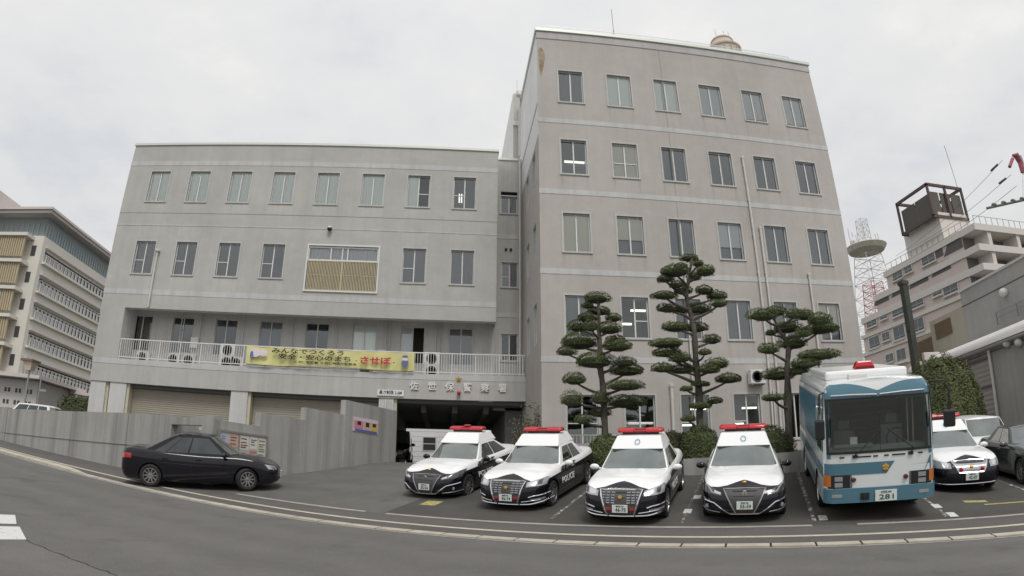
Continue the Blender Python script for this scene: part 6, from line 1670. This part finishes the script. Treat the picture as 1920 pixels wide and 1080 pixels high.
make_sedan('black_minicar', S_kei, M_blackpaint, 'black box-shaped minicar parked inside the covered passage', 'car', place_mat(-2.55+.0, 32.0, 2.36, 0, 0, 0), None, '70-12', front='plain')
make_sedan('white_hatchback', S_wag, M_whitepaint, 'white car behind the retaining wall at far left, only its roof showing', 'car', place_mat(-24.2, 30.0, 2.22, PI/2, 0, 0), None, '64-31', front='plain')

# ---------------------------------------------------------------- sky and light
w = bpy.data.worlds.new('World'); SC.world = w; w.use_nodes = True; nt = w.node_tree; nt.nodes.clear()
out = N(nt, 'ShaderNodeOutputWorld'); bg = N(nt, 'ShaderNodeBackground'); nt.links.new(bg.outputs[0], out.inputs[0])
EL, AZ = math.radians(56), math.radians(174)   # sun behind the camera, to the left
sky = N(nt, 'ShaderNodeTexSky', sky_type='NISHITA'); sky.sun_disc = False; sky.sun_elevation = EL; sky.sun_rotation = math.radians(174)
sky.air_density = 1.0; sky.dust_density = 3.0
tc = N(nt, 'ShaderNodeTexCoord'); V = tc.outputs['Generated']
sx = N(nt, 'ShaderNodeSeparateXYZ'); nt.links.new(V, sx.inputs[0])
# clouds laid out on a flat layer overhead
zc = math_n(nt, 'ADD', math_n(nt, 'MAXIMUM', sx.outputs[2], 0.0), .18)
cx = math_n(nt, 'DIVIDE', sx.outputs[0], zc); cy = math_n(nt, 'DIVIDE', sx.outputs[1], zc)
cb = N(nt, 'ShaderNodeCombineXYZ'); nt.links.new(cx, cb.inputs[0]); nt.links.new(cy, cb.inputs[1])
n1 = noise(nt, cb.outputs[0], 1.15, 7, .58); n2 = noise(nt, cb.outputs[0], 3.6, 6, .62, sc3=(1, 1, 1))
cl = math_n(nt, 'ADD', math_n(nt, 'MULTIPLY', n1, .68), math_n(nt, 'MULTIPLY', n2, .32))
cloud = ramp(nt, cl, [(.38, (5.75, 5.92, 6.2)), (.47, (6.45, 6.48, 6.52)), (.54, (6.75, 6.72, 6.68)), (.64, (7.5, 7.4, 7.3))])
up = math_n(nt, 'ADD', .91, math_n(nt, 'MULTIPLY', sx.outputs[2], .28))
cc = N(nt, 'ShaderNodeVectorMath', operation='SCALE'); nt.links.new(cloud, cc.inputs[0]); nt.links.new(up, cc.inputs['Scale'])
nt.links.new(mixc(nt, .96, sky.outputs[0], cc.outputs[0]), bg.inputs[0]); bg.inputs[1].default_value = .10
sun = bpy.data.lights.new('Sun', 'SUN'); sun.energy = 1.45; sun.angle = math.radians(20); sun.color = (1, .97, .93)
so = bpy.data.objects.new('sun', sun); COL.objects.link(so)
d = Vector((math.cos(EL)*math.sin(AZ), math.cos(EL)*math.cos(AZ), math.sin(EL)))   # towards the sun
so.rotation_euler = d.to_track_quat('Z', 'Y').to_euler(); so.location = (-20, -20, 40)

# ---------------------------------------------------------------- camera: wide-converter lens with barrel distortion
cam = bpy.data.cameras.new('Camera'); co = bpy.data.objects.new('Camera', cam); COL.objects.link(co); SC.camera = co
YAW, PITCH, ROLL = 0.10364523715, 0.30568810723, 0.00328586207
fw = Vector((math.sin(YAW)*math.cos(PITCH), math.cos(YAW)*math.cos(PITCH), math.sin(PITCH)))
r = Vector((math.cos(YAW), -math.sin(YAW), 0)); u = r.cross(fw)
r2 = r*math.cos(ROLL)+u*math.sin(ROLL); u2 = -r*math.sin(ROLL)+u*math.cos(ROLL)
Mx = Matrix((r2, u2, -fw)).transposed().to_4x4(); Mx.translation = Vector((0, 0, 1.5)); co.matrix_world = Mx
cam.clip_start = .1; cam.clip_end = 3000; cam.sensor_width = 36; cam.sensor_fit = 'HORIZONTAL'
SC.render.engine = 'CYCLES'
cam.type = 'PANO'; cam.panorama_type = 'FISHEYE_LENS_POLYNOMIAL'
cam.fisheye_fov = math.radians(180)
cam.fisheye_polynomial_k0 = 0.0
cam.fisheye_polynomial_k1 = -0.045019953176164654
cam.fisheye_polynomial_k2 = -3.521451689161644e-06
cam.fisheye_polynomial_k3 = 4.900254371299819e-06
cam.fisheye_polynomial_k4 = -3.254858049209326e-08
SC.view_settings.view_transform = 'Standard'; SC.view_settings.look = 'None'; SC.view_settings.exposure = .22; SC.view_settings.gamma = 1
SC.cycles.max_bounces = 6; SC.cycles.transparent_max_bounces = 12; SC.cycles.use_denoising = True
